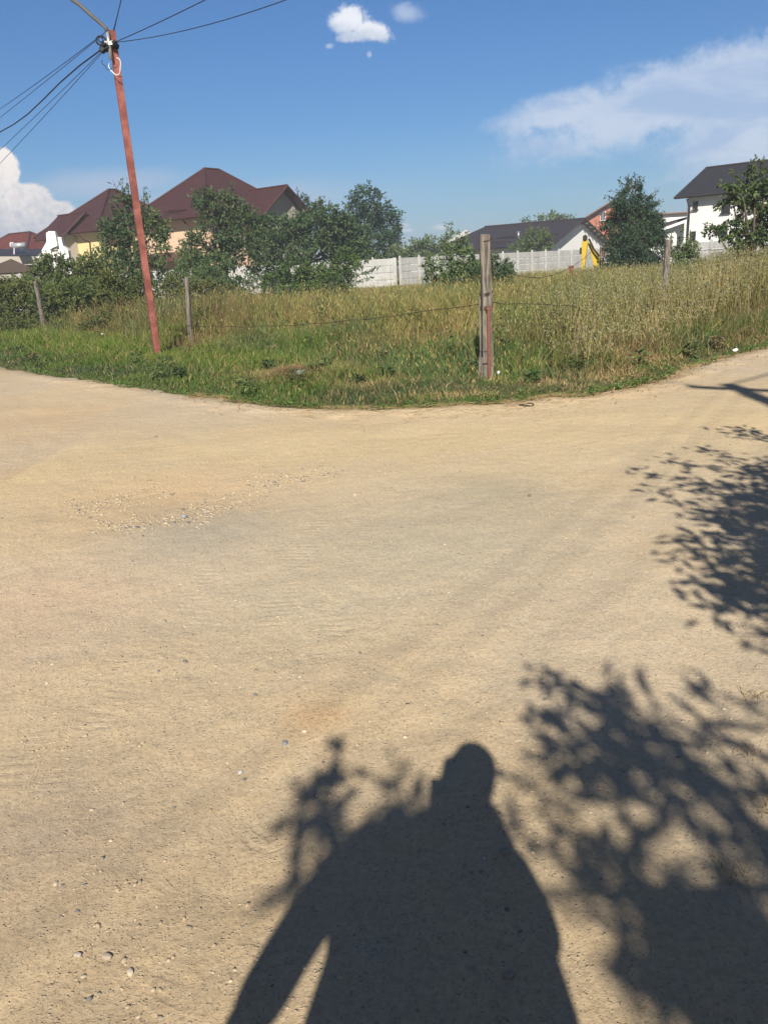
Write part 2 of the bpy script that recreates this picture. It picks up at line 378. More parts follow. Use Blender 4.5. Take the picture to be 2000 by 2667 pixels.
def axis(lo, hi, st, far): 
    a = list(np.arange(lo, hi + st / 2, st)); s = st; v = hi
    while v < far: s *= 1.25; v += s; a.append(v)
    s = st; v = lo; f = []
    while v > -far: s *= 1.25; v -= s; f.append(v)
    return np.array(f[::-1] + a)
def grid(name, xs, ys, zf, cf, m):
    X, Y = np.meshgrid(xs, ys); Z = zf(X, Y); V = np.stack([X, Y, Z], -1).reshape(-1, 3); nx, ny = len(xs), len(ys)
    i = np.arange((ny - 1) * (nx - 1)); r = i // (nx - 1); c = i % (nx - 1); a = r * nx + c
    me = np_mesh(name, V, [np.stack([a, a + 1, a + nx + 1, a + nx], 1)], cf(X, Y).reshape(-1, 3) if cf else None, smooth=True)
    return link(name, me, m)
pit = G(520, 1295); 
GR_PATHS = [[(190, 1335), (300, 1300), (420, 1272)], [(250, 1375), (380, 1362), (490, 1338), (560, 1318)], [(500, 1332), (620, 1298), (680, 1268), (790, 1232), (860, 1226)], [(640, 1245), (720, 1245)]]
def road_z(X, Y):
    s = sdist(X, Y) + (fbm(X, Y, 3.0) - .5) * .35
    z = (fbm(X, Y, .5) - .5) * .05 + (fbm(X, Y, 2.2) - .5) * .022 + (fbm(X, Y, 9.) - .5) * .010
    z = z - .045 * np.exp(-(((X - pit[0]) / .75) ** 2 + ((Y - pit[1]) / .55) ** 2))
    for c0, dirn, w_ in (((1.9, 3.4), (1.0, 1.25), .14), ((1.2, 3.7), (1.0, 1.25), .14)):      # faint ruts
        d = np.hypot(*dirn); dist = ((X - c0[0]) * dirn[1] - (Y - c0[1]) * dirn[0]) / d; z = z - .014 * np.exp(-(dist / w_) ** 2)
    z = z + .03 * np.exp(-((s + .22) / .16) ** 2) * (.4 + fbm(X, Y, 4.))      # loose rim along the grass
    return z - .35 * sstep(s, .0, .5) + .006
def road_c(X, Y):
    a = np.array([.515, .41, .268]); b = np.array([.52, .385, .235]); c = np.array([.475, .40, .295]); d = np.array([.60, .475, .275])
    n1 = fbm(X, Y, .35)[..., None]; n2 = fbm(X + 40, Y, .6)[..., None]; n3 = fbm(X, Y + 90, 1.4)[..., None]
    col = a + (b - a) * sstep(n1, .42, .62) * .7; col = col + (c - col) * sstep(n2, .46, .62) * .55
    yb = np.exp(-((Y - 6.6) / 1.5) ** 2)[..., None] * (X > -3)[..., None]; col = col + (d - col) * yb * .55
    spots = [((440, 1300), .8, (.52, .38, .23)), ((825, 1862), .13, (.55, .37, .20)), ((520, 1390), .55, (.38, .34, .26)), ((1150, 1400), .8, (.42, .37, .265)), ((1300, 1280), .4, (.40, .35, .25)),
             ((760, 1600), .5, (.45, .385, .27)), ((150, 2150), .3, (.38, .31, .23)), ((60, 1600), .6, (.50, .38, .26))]
    for p, r, cc in spots:
        g = G(*p); k = np.exp(-(((X - g[0]) / r) ** 2 + ((Y - g[1]) / r) ** 2))[..., None]; k = np.clip(k * (.5 + n3), 0, 1); col = col + (np.array(cc) - col) * k * .8
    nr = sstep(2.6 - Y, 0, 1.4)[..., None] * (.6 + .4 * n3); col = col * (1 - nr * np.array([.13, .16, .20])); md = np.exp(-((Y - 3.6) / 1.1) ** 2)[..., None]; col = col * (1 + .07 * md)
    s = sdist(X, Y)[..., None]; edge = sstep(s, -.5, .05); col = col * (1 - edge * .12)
    return col * (.94 + .12 * n3) * np.array([1.0, 1.01, 1.035])
TRK = [[(20, 2060), (190, 1820), (560, 1480)], [(60, 2140), (240, 1880), (640, 1520)], [(230, 2620), (420, 2350), (680, 2150)], [(330, 2667), (520, 2440), (760, 2230)], [(860, 1800), (895, 1500), (950, 1290)], [(690, 1700), (760, 1480), (860, 1300)], [(0, 1180), (500, 1130), (1200, 1110)], [(100, 1260), (700, 1180), (1400, 1130)]]
def track_attr(me):
    co = np.empty(len(me.vertices) * 3, np.float32); me.vertices.foreach_get('co', co); co = co.reshape(-1, 3)[:, :2]; best = np.full(len(co), 9.); al = np.zeros(len(co))
    for path in TRK:
        pts = [G(*p)[:2] for p in path]; L0 = 0
        for a, b in zip(pts[:-1], pts[1:]):
            d = b - a; L = np.linalg.norm(d); d = d / L; r = co - a; t = np.clip(r @ d, 0, L); dist = np.linalg.norm(r - t[:, None] * d, axis=1); k = dist < best; best[k] = dist[k]; al[k] = (L0 + t)[k]; L0 += L
    for nm, val in (('track', 1 - sstep(best, .05, .12)), ('along', al)): at = me.attributes.new(nm, 'FLOAT', 'POINT'); at.data.foreach_set('value', val.astype(np.float32))
xs = axis(-6.5, 6.5, .035, 75); ys = axis(.3, 12.5, .03, 75)
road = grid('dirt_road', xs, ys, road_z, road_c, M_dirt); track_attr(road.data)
tag(road, 'pale tan dirt road junction', kind='structure')
xs = axis(-10, 10, .12, 1400); ys = axis(7, 20, .12, 1400)
def soil_z(X, Y):
    s = sdist(X, Y) + (fbm(X, Y, 2.2) - .5) * .5
    return -.13 + .14 * sstep(s, -.1, .45) + (fbm(X, Y, 1.) - .5) * .08 * (s > 0)
tag(grid('ground', xs, ys, soil_z, None, M_soil), 'grassy field soil', kind='structure')

# ------------------------------------------------------------------ gravel and stones
def ico():
    bm = bmesh.new(); bmesh.ops.create_icosphere(bm, subdivisions=1, radius=1); V = np.array([v.co[:] for v in bm.verts]); Fc = np.array([[v.index for v in f.verts] for f in bm.faces]); bm.free(); return V, Fc
IV, IF = ico()
def pebbles(pts, sizes, cols, flat=.6):
    n = len(pts); V = np.repeat(IV[None], n, 0) * (1 + rng.uniform(-.42, .42, (n, len(IV), 1)))
    V = V * np.stack([rng.uniform(.8, 1.25, n), rng.uniform(.6, 1.0, n), np.full(n, flat) * rng.uniform(.7, 1.3, n)], 1)[:, None]
    a = rng.uniform(0, 6.28, n); c, s = np.cos(a), np.sin(a); x = V[..., 0] * c[:, None] - V[..., 1] * s[:, None]; y = V[..., 0] * s[:, None] + V[..., 1] * c[:, None]
    V = np.stack([x, y, V[..., 2]], -1) * sizes[:, None, None] + pts[:, None]
    Fc = (IF[None] + (np.arange(n) * len(IV))[:, None, None]).reshape(-1, 3)
    return V.reshape(-1, 3), Fc, np.repeat(cols, len(IV), 0)
n = 22000
D = np.exp(rng.uniform(math.log(1.1), math.log(9.5), n)); X = rng.uniform(-.56, .56, n) * D
dens = fbm(X, D, .9) + .25 * fbm(X, D, 4.) + .10 * (X < .2 * D) * (D < 4); keep = (dens + rng.uniform(-.25, .25, n) > .62) & (sdist(X, D) < -.15)
X, D = X[keep], D[keep]; n = len(X)
size = .0016 + .0022 * rng.pareto(2.5, n).clip(0, 2.6); size *= (1 + .05 * D)
path_pts = []
for path in GR_PATHS:
    for (a, b) in zip(path[:-1], path[1:]):
        for i in range(int(np.hypot(b[0] - a[0], b[1] - a[1]) * 1.7)):
            t = random.random(); px = a[0] * (1 - t) + b[0] * t + random.gauss(0, 26); py = a[1] * (1 - t) + b[1] * t + random.gauss(0, 11) * (.4 + 1.2 * abs(math.sin(px * .021)))
            g = G(px, py); path_pts.append((g[0], g[1], random.uniform(.004, .011) if random.random() < .9 else random.uniform(.011, .018)))
pp = np.array(path_pts)
X = np.concatenate([X, pp[:, 0]]); D = np.concatenate([D, pp[:, 1]]); size = np.concatenate([size, pp[:, 2]]); n = len(X)
Z = road_z(X, D) - size * .05
pal = np.array([(.42, .34, .23), (.47, .39, .28), (.28, .245, .19), (.38, .30, .20), (.17, .17, .165), (.52, .46, .36)])
cols = pal[rng.choice(6, n, p=[.36, .16, .14, .26, .05, .03])] * rng.uniform(.85, 1.12, (n, 1))
V, Fc, C = pebbles(np.stack([X, D, Z], 1), size, cols)
tag(link('gravel', np_mesh('gravel', V, [Fc], C, smooth=False), M_stone), 'loose pebbles scattered over the dirt road', 'gravel', kind='stuff')
STN = [((406, 1138), .028, (.22, .20, .18), 'dark clod of earth alone on the dirt in front of the green verge'),
       ((742, 1933), .017, (.23, .245, .27), 'flat blue-grey stone lying left of the head shadow'),
       ((793, 1903), .012, (.52, .47, .39), 'pale rounded stone just above the blue-grey flat stone'),
       ((626, 2004), .012, (.50, .50, .50), 'small white and grey angular stone, lowest of three stones left of the head shadow'),
       ((278, 2482), .016, (.40, .33, .25), 'rounded tan stone with a dark edge near the bottom left corner'),
       ((338, 2521), .014, (.48, .42, .33), 'whitish stone nearest the bottom edge left of the arm shadow'),
       ((202, 2480), .013, (.40, .35, .29), 'brownish stone furthest left of the three stones at the bottom'),
       ((1315, 2212), .018, (.30, .26, .2), 'dark rounded stone lying in the shoulder shadow'),
       ((1325, 2520), .016, (.30, .26, .2), 'dark lump half buried in the deep torso shadow'),
       ((925, 1290), .015, (.50, .43, .32), 'pale stone right of the gravel strip on the open road'),
       ((482, 1722), .016, (.20, .18, .17), 'small dark stone in the middle left of the road'),
       ((1378, 1292), .020, (.20, .16, .13), 'small brown stone standing alone right of the road centre'),
       ((478, 1340), .034, (.30, .305, .30), 'grey-blue stone at the lower rim of the gravel hollow')]
for (p, r, c, lab) in STN:
    r *= .68
    g = G(*p); bm = bmesh.new(); bmesh.ops.create_icosphere(bm, subdivisions=3, radius=1); V = np.array([v.co[:] for v in bm.verts]); Fc = np.array([[v.index for v in f.verts] for f in bm.faces]); bm.free()
    q = random.random() * 50; V = V * (1 + .35 * (fbm(V[:, 0] + q, V[:, 1] + V[:, 2] * .7 + q, 1.3, 3) - .5))[:, None]; V = np.clip(V, -.82, .86) * [1.25, .85, .62] * r
    a = random.random() * 3; V = V @ np.array([[math.cos(a), -math.sin(a), 0], [math.sin(a), math.cos(a), 0], [0, 0, 1]])
    o = link('stone', np_mesh('stone', V, [Fc], np.tile(c, (len(V), 1)), smooth=True), M_stone); o.location = (g[0], g[1], float(road_z(g[0], g[1])) + r * .3)
    tag(o, lab, 'stone', 'single stones on the dirt road')

# ------------------------------------------------------------------ grass
def blades(x, y, z, h, wd, lean, col0, col1, seg=3):
    n = len(x); a = rng.uniform(0, 6.283, n); la = rng.uniform(0, 6.283, n)
    px, py = np.cos(a) * wd * .5, np.sin(a) * wd * .5; lx, ly = np.cos(la) * lean * h, np.sin(la) * lean * h
    rows = []; cs = []
    for k in range(seg):
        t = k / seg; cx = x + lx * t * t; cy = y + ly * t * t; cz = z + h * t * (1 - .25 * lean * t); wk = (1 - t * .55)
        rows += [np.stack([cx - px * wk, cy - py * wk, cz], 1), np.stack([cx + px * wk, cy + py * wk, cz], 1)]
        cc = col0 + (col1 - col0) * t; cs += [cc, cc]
    rows.append(np.stack([x + lx, y + ly, z + h * (1 - .25 * lean)], 1)); cs.append(col1)
    V = np.stack(rows, 1); C = np.stack(cs, 1); m = 2 * seg + 1; b = (np.arange(n) * m)[:, None]
    fq = [np.concatenate([b + 2 * k, b + 2 * k + 1, b + 2 * k + 3, b + 2 * k + 2], 1) for k in range(seg - 1)]
    ft = np.concatenate([b + 2 * (seg - 1), b + 2 * (seg - 1) + 1, b + 2 * seg], 1)
    return V.reshape(-1, 3), fq, ft, C.reshape(-1, 3), (x + lx, y + ly, z + h * (1 - .25 * lean))
def merge(parts):
    V = []; Q = []; T = []; C = []; o = 0
    for v, fq, ft, c in parts:
        V.append(v); C.append(c)
        for q in fq: Q.append(q + o)
        if ft is not None: T.append(ft + o)
        o += len(v)
    fl = []
    if Q: fl.append(np.concatenate(Q))
    if T: fl.append(np.concatenate(T))
    return np.concatenate(V), fl, np.concatenate(C)
def diamonds(c, d, up, L, W):
    """leaf: 4 verts, 2 tris folded. c base points, d direction, up normal-ish"""
    s = np.cross(d, up); s /= np.linalg.norm(s, axis=1)[:, None] + 1e-9; nrm = np.cross(s, d)
    mid = c + d * (L * .45)[:, None]
    V = np.stack([c, mid + s * (W / 2)[:, None] + nrm * (W * .12)[:, None], c + d * L[:, None], mid - s * (W / 2)[:, None] + nrm * (W * .12)[:, None]], 1)
    b = (np.arange(len(c)) * 4)[:, None]
    return V.reshape(-1, 3), np.concatenate([np.concatenate([b, b + 1, b + 2], 1), np.concatenate([b, b + 2, b + 3], 1)])
def pts_view(n, d0, d1, pw=1.0, half=.60):
    u = rng.random(n)
    if abs(pw - 2) < 1e-6: D = d0 * (d1 / d0) ** u
    else: k = 2 - pw; D = (d0 ** k + u * (d1 ** k - d0 ** k)) ** (1 / k)
    return rng.uniform(-half, half, n) * D, D
def jit(c, n, k=.18): return np.array(c)[None] * rng.uniform(1 - k, 1 + k, (n, 1)) * rng.uniform(1 - k * .4, 1 + k * .4, (n, 3))
def lerp(a, b, t): return a + (b - a) * t[:, None]
GREEN = np.array([.125, .215, .045]); BLUEG = np.array([.095, .15, .06]); GOLD = np.array([.43, .345, .135]); STRAW = np.array([.50, .37, .18]); OLIVE = np.array([.22, .21, .065]); DKG = np.array([.055, .085, .028]); BRIGHT = np.array([.185, .26, .042]); BROWN = np.array([.26, .16, .09])
drypatch = [(G(775, 985), .9, .55), (G(1690, 950), .5, .45), (G(960, 1010), .35, .3), (G(1200, 1035), .5, .2), (G(1420, 1000), .45, .35), (G(1620, 985), .6, .4), (G(1090,1000),.35,.3), (G(1560, 1010), .4, .3), (G(1380, 960), .4, .3)]
def dry(x, y):
    k = np.zeros(len(x))
    for g, rx, ry in drypatch: k = np.maximum(k, np.exp(-(((x - g[0]) / rx) ** 2 + ((y - g[1]) / ry) ** 2)))
    return k
# short verge
x, y = pts_view(330000, 8.0, 32, 1.35); s = sdist(x, y); t = fence_t(x, y)
nz = fbm(x, y, 1.1); nf = fbm(x, y, 5.)
ragged = s + (nf - .5) * .55 + (fbm(x, y, 1.7) - .5) * .5 + rng.normal(0, .07, len(x))
k = (ragged > -.02) & (t < 1.2) & (rng.random(len(x)) < np.clip(.35 + s * 1.6, .3, 1))
x, y, s, t, nz, nf = x[k], y[k], s[k], t[k], nz[k], nf[k]; n = len(x); dr = dry(x, y)
left = sstep(-x, -.6, 2.2)
rgt = sstep(x, 2.3, 3.6); nc = fbm(x, y, 2.6)
h = (.05 + .13 * sstep(s, .0, 1.6) + .22 * sstep(t, -.3, .9) + .06 * left * sstep(s, .6, 2.5) + .16 * rgt * sstep(s, .3, 1.2)) * (.35 + .6 * nz + .6 * nc) * rng.uniform(.5, 1.45, n) * (1 - .35 * dr)
for (bx, by) in ((G(412, 926)[0], G(412, 926)[1]), (G(1270, 990)[0], G(1270, 990)[1]), (G(500, 905)[0], G(500, 905)[1])): h = h * (1 - .68 * np.exp(-((x - bx) ** 2 / .20 + (y - by + .45) ** 2 / .9)))
c = lerp(jit(BLUEG, n), jit(GREEN, n), sstep(nz, .35, .6)); c = lerp(c, jit(BRIGHT, n), left * sstep(s, .6, 2.) * .85); c = lerp(c, jit(OLIVE * .8, n), np.clip((.22 + .6 * rgt) * (rng.random(n) < .8) * sstep(fbm(x + 9, y, 1.3), .35, .55) * (1 - .7 * left), 0, 1)); c = lerp(c, jit(BROWN, n), (rng.random(n) < (.05 + .5 * rgt) * sstep(fbm(x - 20, y, .9), .48, .62)) * .8)
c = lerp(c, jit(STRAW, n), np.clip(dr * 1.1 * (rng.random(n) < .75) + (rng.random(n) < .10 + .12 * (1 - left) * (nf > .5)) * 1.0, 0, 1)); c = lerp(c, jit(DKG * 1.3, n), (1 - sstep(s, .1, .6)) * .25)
wd = (.006 + .0009 * y) * rng.uniform(.7, 1.3, n)
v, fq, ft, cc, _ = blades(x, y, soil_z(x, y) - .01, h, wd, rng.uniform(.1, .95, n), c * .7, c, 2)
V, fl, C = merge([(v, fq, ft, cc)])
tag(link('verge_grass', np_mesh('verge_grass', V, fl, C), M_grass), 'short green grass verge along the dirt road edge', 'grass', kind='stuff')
# low creeping weeds at the very edge
xx = rng.uniform(-9, 9, 26000); yy_ = edge_y(xx) + rng.exponential(.22, len(xx)) - .12 + (fbm(xx, xx * 0, 2.) - .5) * .5
keepw = (rng.random(len(xx)) < (sstep(fbm(xx, yy_, 2.4), .38, .62) + .06) * (.35 + .65 * sstep(xx, -3, 0))) ; xx, yy_ = xx[keepw], yy_[keepw]; n = len(xx)
d = rng.normal(0, 1, (n, 3)); d[:, 2] = np.abs(d[:, 2]) * .4; d /= np.linalg.norm(d, axis=1)[:, None]
up = np.tile([0, 0, 1.], (n, 1)) + rng.normal(0, .4, (n, 3))
Vw, Fw = diamonds(np.stack([xx, yy_, np.maximum(soil_z(xx, yy_), road_z(xx, yy_)) + rng.uniform(0, .07, n)], 1), d, up, rng.uniform(.02, .05, n), rng.uniform(.012, .028, n))
tag(link('ground_weeds', np_mesh('ground_weeds', Vw, [Fw], np.repeat(jit(GREEN * .85, n, .3), 4, 0)), M_leaf), 'low dark creeping weeds along the lip of the grass', 'weeds', kind='stuff')
# straw litter on the road lip
xx = rng.uniform(-2.5, 7, 6000); yy_ = edge_y(xx) - rng.exponential(.20, len(xx)) + .22; n = len(xx); ang = rng.normal(0.2, .55, n) + np.arctan((edge_y(xx + .2) - edge_y(xx - .2)) / .4)
d = np.stack([np.cos(ang), np.sin(ang), rng.normal(0, .05, n)], 1)
Vw, Fw = diamonds(np.stack([xx, yy_, np.maximum(road_z(xx, yy_), soil_z(xx, yy_)) + .008 + rng.uniform(0, .03, n)], 1), d, np.tile([0, 0, 1.], (n, 1)), rng.uniform(.04, .2, n), rng.uniform(.006, .012, n))
tag(link('straw_litter', np_mesh('straw_litter', Vw, [Fw], np.repeat(jit(STRAW * 1.15, n, .2), 4, 0)), M_grass), 'dry cut straw lying on the road lip', 'straw', kind='stuff')

# tall field grass with golden heads
x, y = pts_view(215000, 9.5, 62, 1.45, .58); t = fence_t(x, y); s = sdist(x, y)
k = (t > -.5 + rng.normal(0, .3, len(x))) & (s > .9) & (y < 56); x, y, t = x[k], y[k], t[k]; n = len(x); nz = fbm(x, y, .45); nf = fbm(x, y, 2.2)
right = sstep(x / y, .20, .30)
lf = sstep(-x / y, .10, .20); hm = (.36 + .60 * sstep(t, -.3, 2.6 - 1.5 * lf)) * (1 + .12 * lf) * (.72 + .56 * fbm(x + 13, y, .9)); hm = hm * (1 + .12 * right * sstep(-y, -28, -20)); hm = hm * (1 - .62 * sstep(y, 23, 31) * (1 - sstep(x / y, .06, .2))) ; hm = hm * (1 - .35 * sstep(y, 30, 42))
h = hm * (.72 + .5 * nf) * rng.uniform(.55, 1.22, n)
gold = sstep(nz + .25 * (nf - .5) + .24 * sstep(t, .3, 2.8) - .10, .33, .56) * (1 - .5 * lf)
c = lerp(jit(OLIVE, n), jit(GOLD, n), gold * (rng.random(n) < .80)); gsel = (np.clip(.12 + 2.6 * (fbm(x - 51, y, .8) - .42), .06, .8) > rng.random(n)) * 1.0; c = lerp(c, jit(OLIVE * .75 + GREEN * .35, n), gsel); gz = np.clip((1 - sstep(t, .3, 2.0)) * (1 - lf) + sstep(x, 1.6, 2.2) * (1 - sstep(t, 1.0, 3.2)) * (1 - sstep(x, 3.6, 5.)), 0, 1) * .8; c = lerp(c, jit(GREEN * .9 + BLUEG * .25, n), (rng.random(n) < gz) * 1.); c = lerp(c, jit(BROWN, n), (((fbm(x + 30, y, .8) > .60) | (lf > .5) & (nf > .5)) & (rng.random(n) < .6)) * .75); c = lerp(c, jit(BLUEG * 1.2, n), (fbm(x + 80, y, .55) > .57) * .6)
wd = (.0045 + .0008 * y) * rng.uniform(.6, 1.4, n)
lean = rng.beta(2, 4, n) * 1.1 + .5 * (fbm(x, y + 33, 1.6) > .6) * rng.random(n)
h = h * (1 - .7 * np.exp(-((x - G(1270, 990)[0]) ** 2 / .16 + (y - G(1270, 990)[1] + .4) ** 2 / .5)))
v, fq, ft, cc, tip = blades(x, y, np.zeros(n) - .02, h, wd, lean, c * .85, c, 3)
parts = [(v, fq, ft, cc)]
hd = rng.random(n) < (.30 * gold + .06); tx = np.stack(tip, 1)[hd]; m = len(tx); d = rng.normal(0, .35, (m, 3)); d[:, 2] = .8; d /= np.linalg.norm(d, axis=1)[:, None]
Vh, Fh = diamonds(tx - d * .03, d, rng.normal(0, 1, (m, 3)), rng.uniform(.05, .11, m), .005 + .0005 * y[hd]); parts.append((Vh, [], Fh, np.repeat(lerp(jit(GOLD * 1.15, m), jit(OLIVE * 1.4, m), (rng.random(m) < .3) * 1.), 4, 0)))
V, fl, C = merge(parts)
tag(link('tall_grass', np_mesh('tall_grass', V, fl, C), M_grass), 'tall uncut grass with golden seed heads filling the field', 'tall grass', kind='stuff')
# wild oats on the right
n0 = 42000; x, y = pts_view(n0, 10.2, 34, 1.3, .64); s = sdist(x, y)
q = x / y; k = (q > .25 + rng.normal(0, .045, n0)) & (s > 1.1 + .35 * rng.random(n0)) & (fence_t(x, y) > -2.2 + .8 * rng.random(n0)); x, y, s = x[k], y[k], s[k]; n = len(x); q = x / y
h = (.48 + .58 * sstep(s, 1.0, 2.8) + .46 * sstep(q, .36, .48)) * rng.uniform(.62, 1.12, n) * (.85 + .3 * fbm(x, y, 1.)); OAT = np.array([.33, .32, .19])
c0 = lerp(jit(OLIVE, n), jit(STRAW, n), np.clip((fbm(x, y, 1.2) > .56) * .6 + .05 + .9 * np.exp(-(((x - 4.6) / .5) ** 2 + ((y - 12.0) / .7) ** 2)), 0, 1)); v, fq, ft, cc, tip = blades(x, y, np.zeros(n), h, .007 + .0009 * y, rng.beta(2, 6, n), c0 * .8, c0, 3)
parts = [(v, fq, ft, cc)]; tips = np.stack(tip, 1); base_ = np.stack([x, y, np.zeros(n)], 1)
for r in range(7):
    f = rng.uniform(.68, 1.0, n)[:, None]; p = base_ * (1 - f) + tips * f; p[:, :2] += rng.normal(0, .035, (n, 2)); d = rng.normal(0, .45, (n, 3)); d[:, 2] = -.8; d /= np.linalg.norm(d, axis=1)[:, None]
    Vh, Fh = diamonds(p, d, rng.normal(0, 1, (n, 3)), rng.uniform(.025, .05, n), .012 + .0006 * y); parts.append((Vh, [], Fh, np.repeat(lerp(jit(OAT, n, .2), jit(OLIVE * 1.3, n), (rng.random(n) < .35) * 1.), 4, 0)))
V, fl, C = merge(parts)
tag(link('wild_oats', np_mesh('wild_oats', V, fl, C), M_grass), 'head-high wild oats with pale drooping spikelets beside the right road', 'wild oats', kind='stuff')
# grass tufts at the right road edge in the foreground
for (p, lab) in (((1965, 1805), 'sparse dry grass tuft at the right edge, highest of the four'), ((1940, 1955), 'thin grass tuft below the highest one at the right edge'), ((1990, 2100), 'grass tuft cut by the right picture edge'), ((1905, 2265), 'dark little grass tuft in the dappled tree shadow')):
    g = G(*p); n = 26; x = g[0] + rng.normal(0, .03, n); y = g[1] + rng.normal(0, .02, n); c = jit(lerp(np.tile(OLIVE * .8, (n, 1)), np.tile(STRAW, (n, 1)), (rng.random(n) < .4) * 1.)[0], n, .3)
    v, fq, ft, cc, _ = blades(x, y, road_z(x, y), rng.uniform(.02, .06, n), np.full(n, .0025), rng.uniform(.4, 1.5, n), c * .6, c, 3); V, fl, C = merge([(v, fq, ft, cc)])
    tag(link('grass_tuft', np_mesh('grass_tuft', V, fl, C), M_grass), lab, 'grass tuft', 'grass tufts at the right road side')

# broad-leaved weeds among the grass
WL = [[], [], []]
for i in range(210):
    D_ = rng.uniform(9.3, 27); x_ = rng.uniform(-.55, .55) * D_; s_, t_ = float(sdist(x_, D_)), float(fence_t(x_, D_))
    if s_ < .35: continue
    big_ = t_ > .2; hh = rng.uniform(.35, .85) if big_ else rng.uniform(.10, .28); n = int(rng.uniform(50, 110)); zz_ = rng.random(n) ** .8 * hh; rr_ = (.06 + .22 * hh) * (.4 + .6 * np.sin(np.pi * np.clip(zz_ / hh, .1, .9))); a_ = rng.uniform(0, 6.28, n)
    WL[0].append(np.stack([x_ + np.cos(a_) * rr_ * rng.random(n), D_ + np.sin(a_) * rr_ * rng.random(n), zz_ + .02], 1)); d = np.stack([np.cos(a_), np.sin(a_), rng.normal(.1, .4, n)], 1); WL[1].append(d); k_ = rng.random(); WL[2].append(jit([(.09, .15, .045), (.13, .17, .06), (.075, .12, .05), (.24, .17, .10)][min(3, int(k_ * 3.6))], n, .2))
p = np.concatenate(WL[0]); d = np.concatenate(WL[1]); d /= np.linalg.norm(d, axis=1)[:, None]; n = len(p)
Vw, Fw = diamonds(p, d, np.tile([0, 0, 1.], (n, 1)) + rng.normal(0, .4, (n, 3)), rng.uniform(.05, .11, n), rng.uniform(.02, .045, n))
tag(link('broadleaf_weeds', np_mesh('broadleaf_weeds', Vw, [Fw], np.repeat(np.concatenate(WL[2]), 4, 0)), M_leaf), 'broad-leaved weeds growing in clumps among the grass', 'weeds', kind='stuff')
# ------------------------------------------------------------------ trees and shrubs
def tree(name, label, cat, lobes, D, base=None, leaf=.13, wfac=.5, dens=1.0, col=(.06, .10, .03), col2=(.10, .15, .04), trunk_r=.12, shoots=(), group=None, droop=.25, sq=.8, ncap=22000):
    """lobes: (px, py, rpx_x, rpx_y[, dD]) at distance D; real size comes from D"""
    k = D / F_PX
    bp = P(*base, D) if base else P(np.mean([l[0] for l in lobes]), 700, D); bp = np.array([bp[0], bp[1], 0.0])
    root = empty(name, bp, label, cat, group)
    tb = B(); top = max(P(l[0], l[1], D)[2] for l in lobes); cx = np.mean([P(l[0], l[1], D)[0] for l in lobes])
    fork = np.array([bp[0] * .6 + cx * .4, bp[1], max(.35, top * .38)])
    tb.tube([bp - [0, 0, .1], bp * .5 + fork * .5 + rng.normal(0, .04, 3), fork], trunk_r, 8, trunk_r * .7)
    cs = []; L_pos = []; L_dir = []; L_sz = []
    for l in lobes:
        px, py, rx, ry = l[:4]; dD = l[4] if len(l) > 4 else rng.uniform(-.35, .35) * rx * k * 2
        c = P(px, py, D + dD); R = np.array([rx * k, (rx + ry) * .5 * k * .9, ry * k])
        if c[2] - R[2] < .05: pass
        mid = fork * .5 + c * .5 + rng.normal(0, .12, 3); tb.tube([fork, mid, c], trunk_r * .45, 5, trunk_r * .12)
        nl = 3.4 * dens * math.pi * R[0] * R[2] / (leaf * leaf * wfac * .5); mt = 16; nt = int(np.clip(nl / mt, 12, 260)); mt = nl / nt
        for i in range(nt):
            d = rng.normal(0, 1, 3); d[2] = d[2] * .9 + .15; d /= np.linalg.norm(d); r0 = rng.uniform(.25, .7); r1 = rng.uniform(.80, 1.18)
            a = c + d * R * r0; e = c + d * R * r1; e[2] -= droop * leaf * rng.uniform(0, 3)
            if i % 6 == 0: tb.tube([a * .3 + c * .7, a, e], trunk_r * .07 + .003, 3, .003)
            m = max(6, int(mt * rng.uniform(.6, 1.4))); f = rng.random(m) ** .8
            L_pos.append(a[None] * (1 - f[:, None]) + e[None] * f[:, None] + rng.normal(0, leaf * .35, (m, 3))); dd = (d * .7)[None] + rng.normal(0, .7, (m, 3)); dd[:, 2] -= droop * 1.3; L_dir.append(dd)
    for (x0, y0, x1, y1) in shoots:
        a = P(x0, y0, D); e = P(x1, y1, D + rng.normal(0, .2)); mid = (a + e) / 2 + rng.normal(0, .04, 3); tb.tube([a, mid, e], trunk_r * .16 + .004, 4, .004)
        m = max(8, int(np.linalg.norm(e - a) / leaf * 6)); f = rng.random(m); L_pos.append(a[None] * (1 - f[:, None]) + e[None] * f[:, None] + rng.normal(0, leaf * .22, (m, 3))); dd = rng.normal(0, .7, (m, 3)) + (e - a)[None] / np.linalg.norm(e - a) * .5; dd[:, 2] -= droop; L_dir.append(dd)
    p = np.concatenate(L_pos); d = np.concatenate(L_dir); d /= np.linalg.norm(d, axis=1)[:, None]
    ok = p[:, 2] > .04; p, d = p[ok], d[ok]
    if len(p) > ncap * 2: i = rng.permutation(len(p))[:ncap * 2]; p, d = p[i], d[i]
    n = len(p); up = rng.normal(0, .55, (n, 3)) + [0, -.35, .8]
    V, Fc = diamonds(p, d, up, leaf * rng.uniform(.65, 1.25, n), leaf * wfac * rng.uniform(.8, 1.2, n))
    tcol = lerp(jit(col, n, .22), jit(col2, n, .22), rng.random(n) * sstep(fbm(p[:, 0] * 1.0 + p[:, 1], p[:, 2], 1.2, 2), .3, .65))
    tr = tb.build('trunk', M_bark, root, smooth=True)
    cr = link('crown', np_mesh('crown', V, [Fc], np.repeat(tcol, 4, 0)), M_leaf, root)
    return root
DKL = (.065, .112, .042); MDL = (.10, .155, .055); YGL = (.13, .175, .055); LTL = (.16, .21, .075); BLL = (.04, .078, .040)
TG = 'trees around the field and houses'
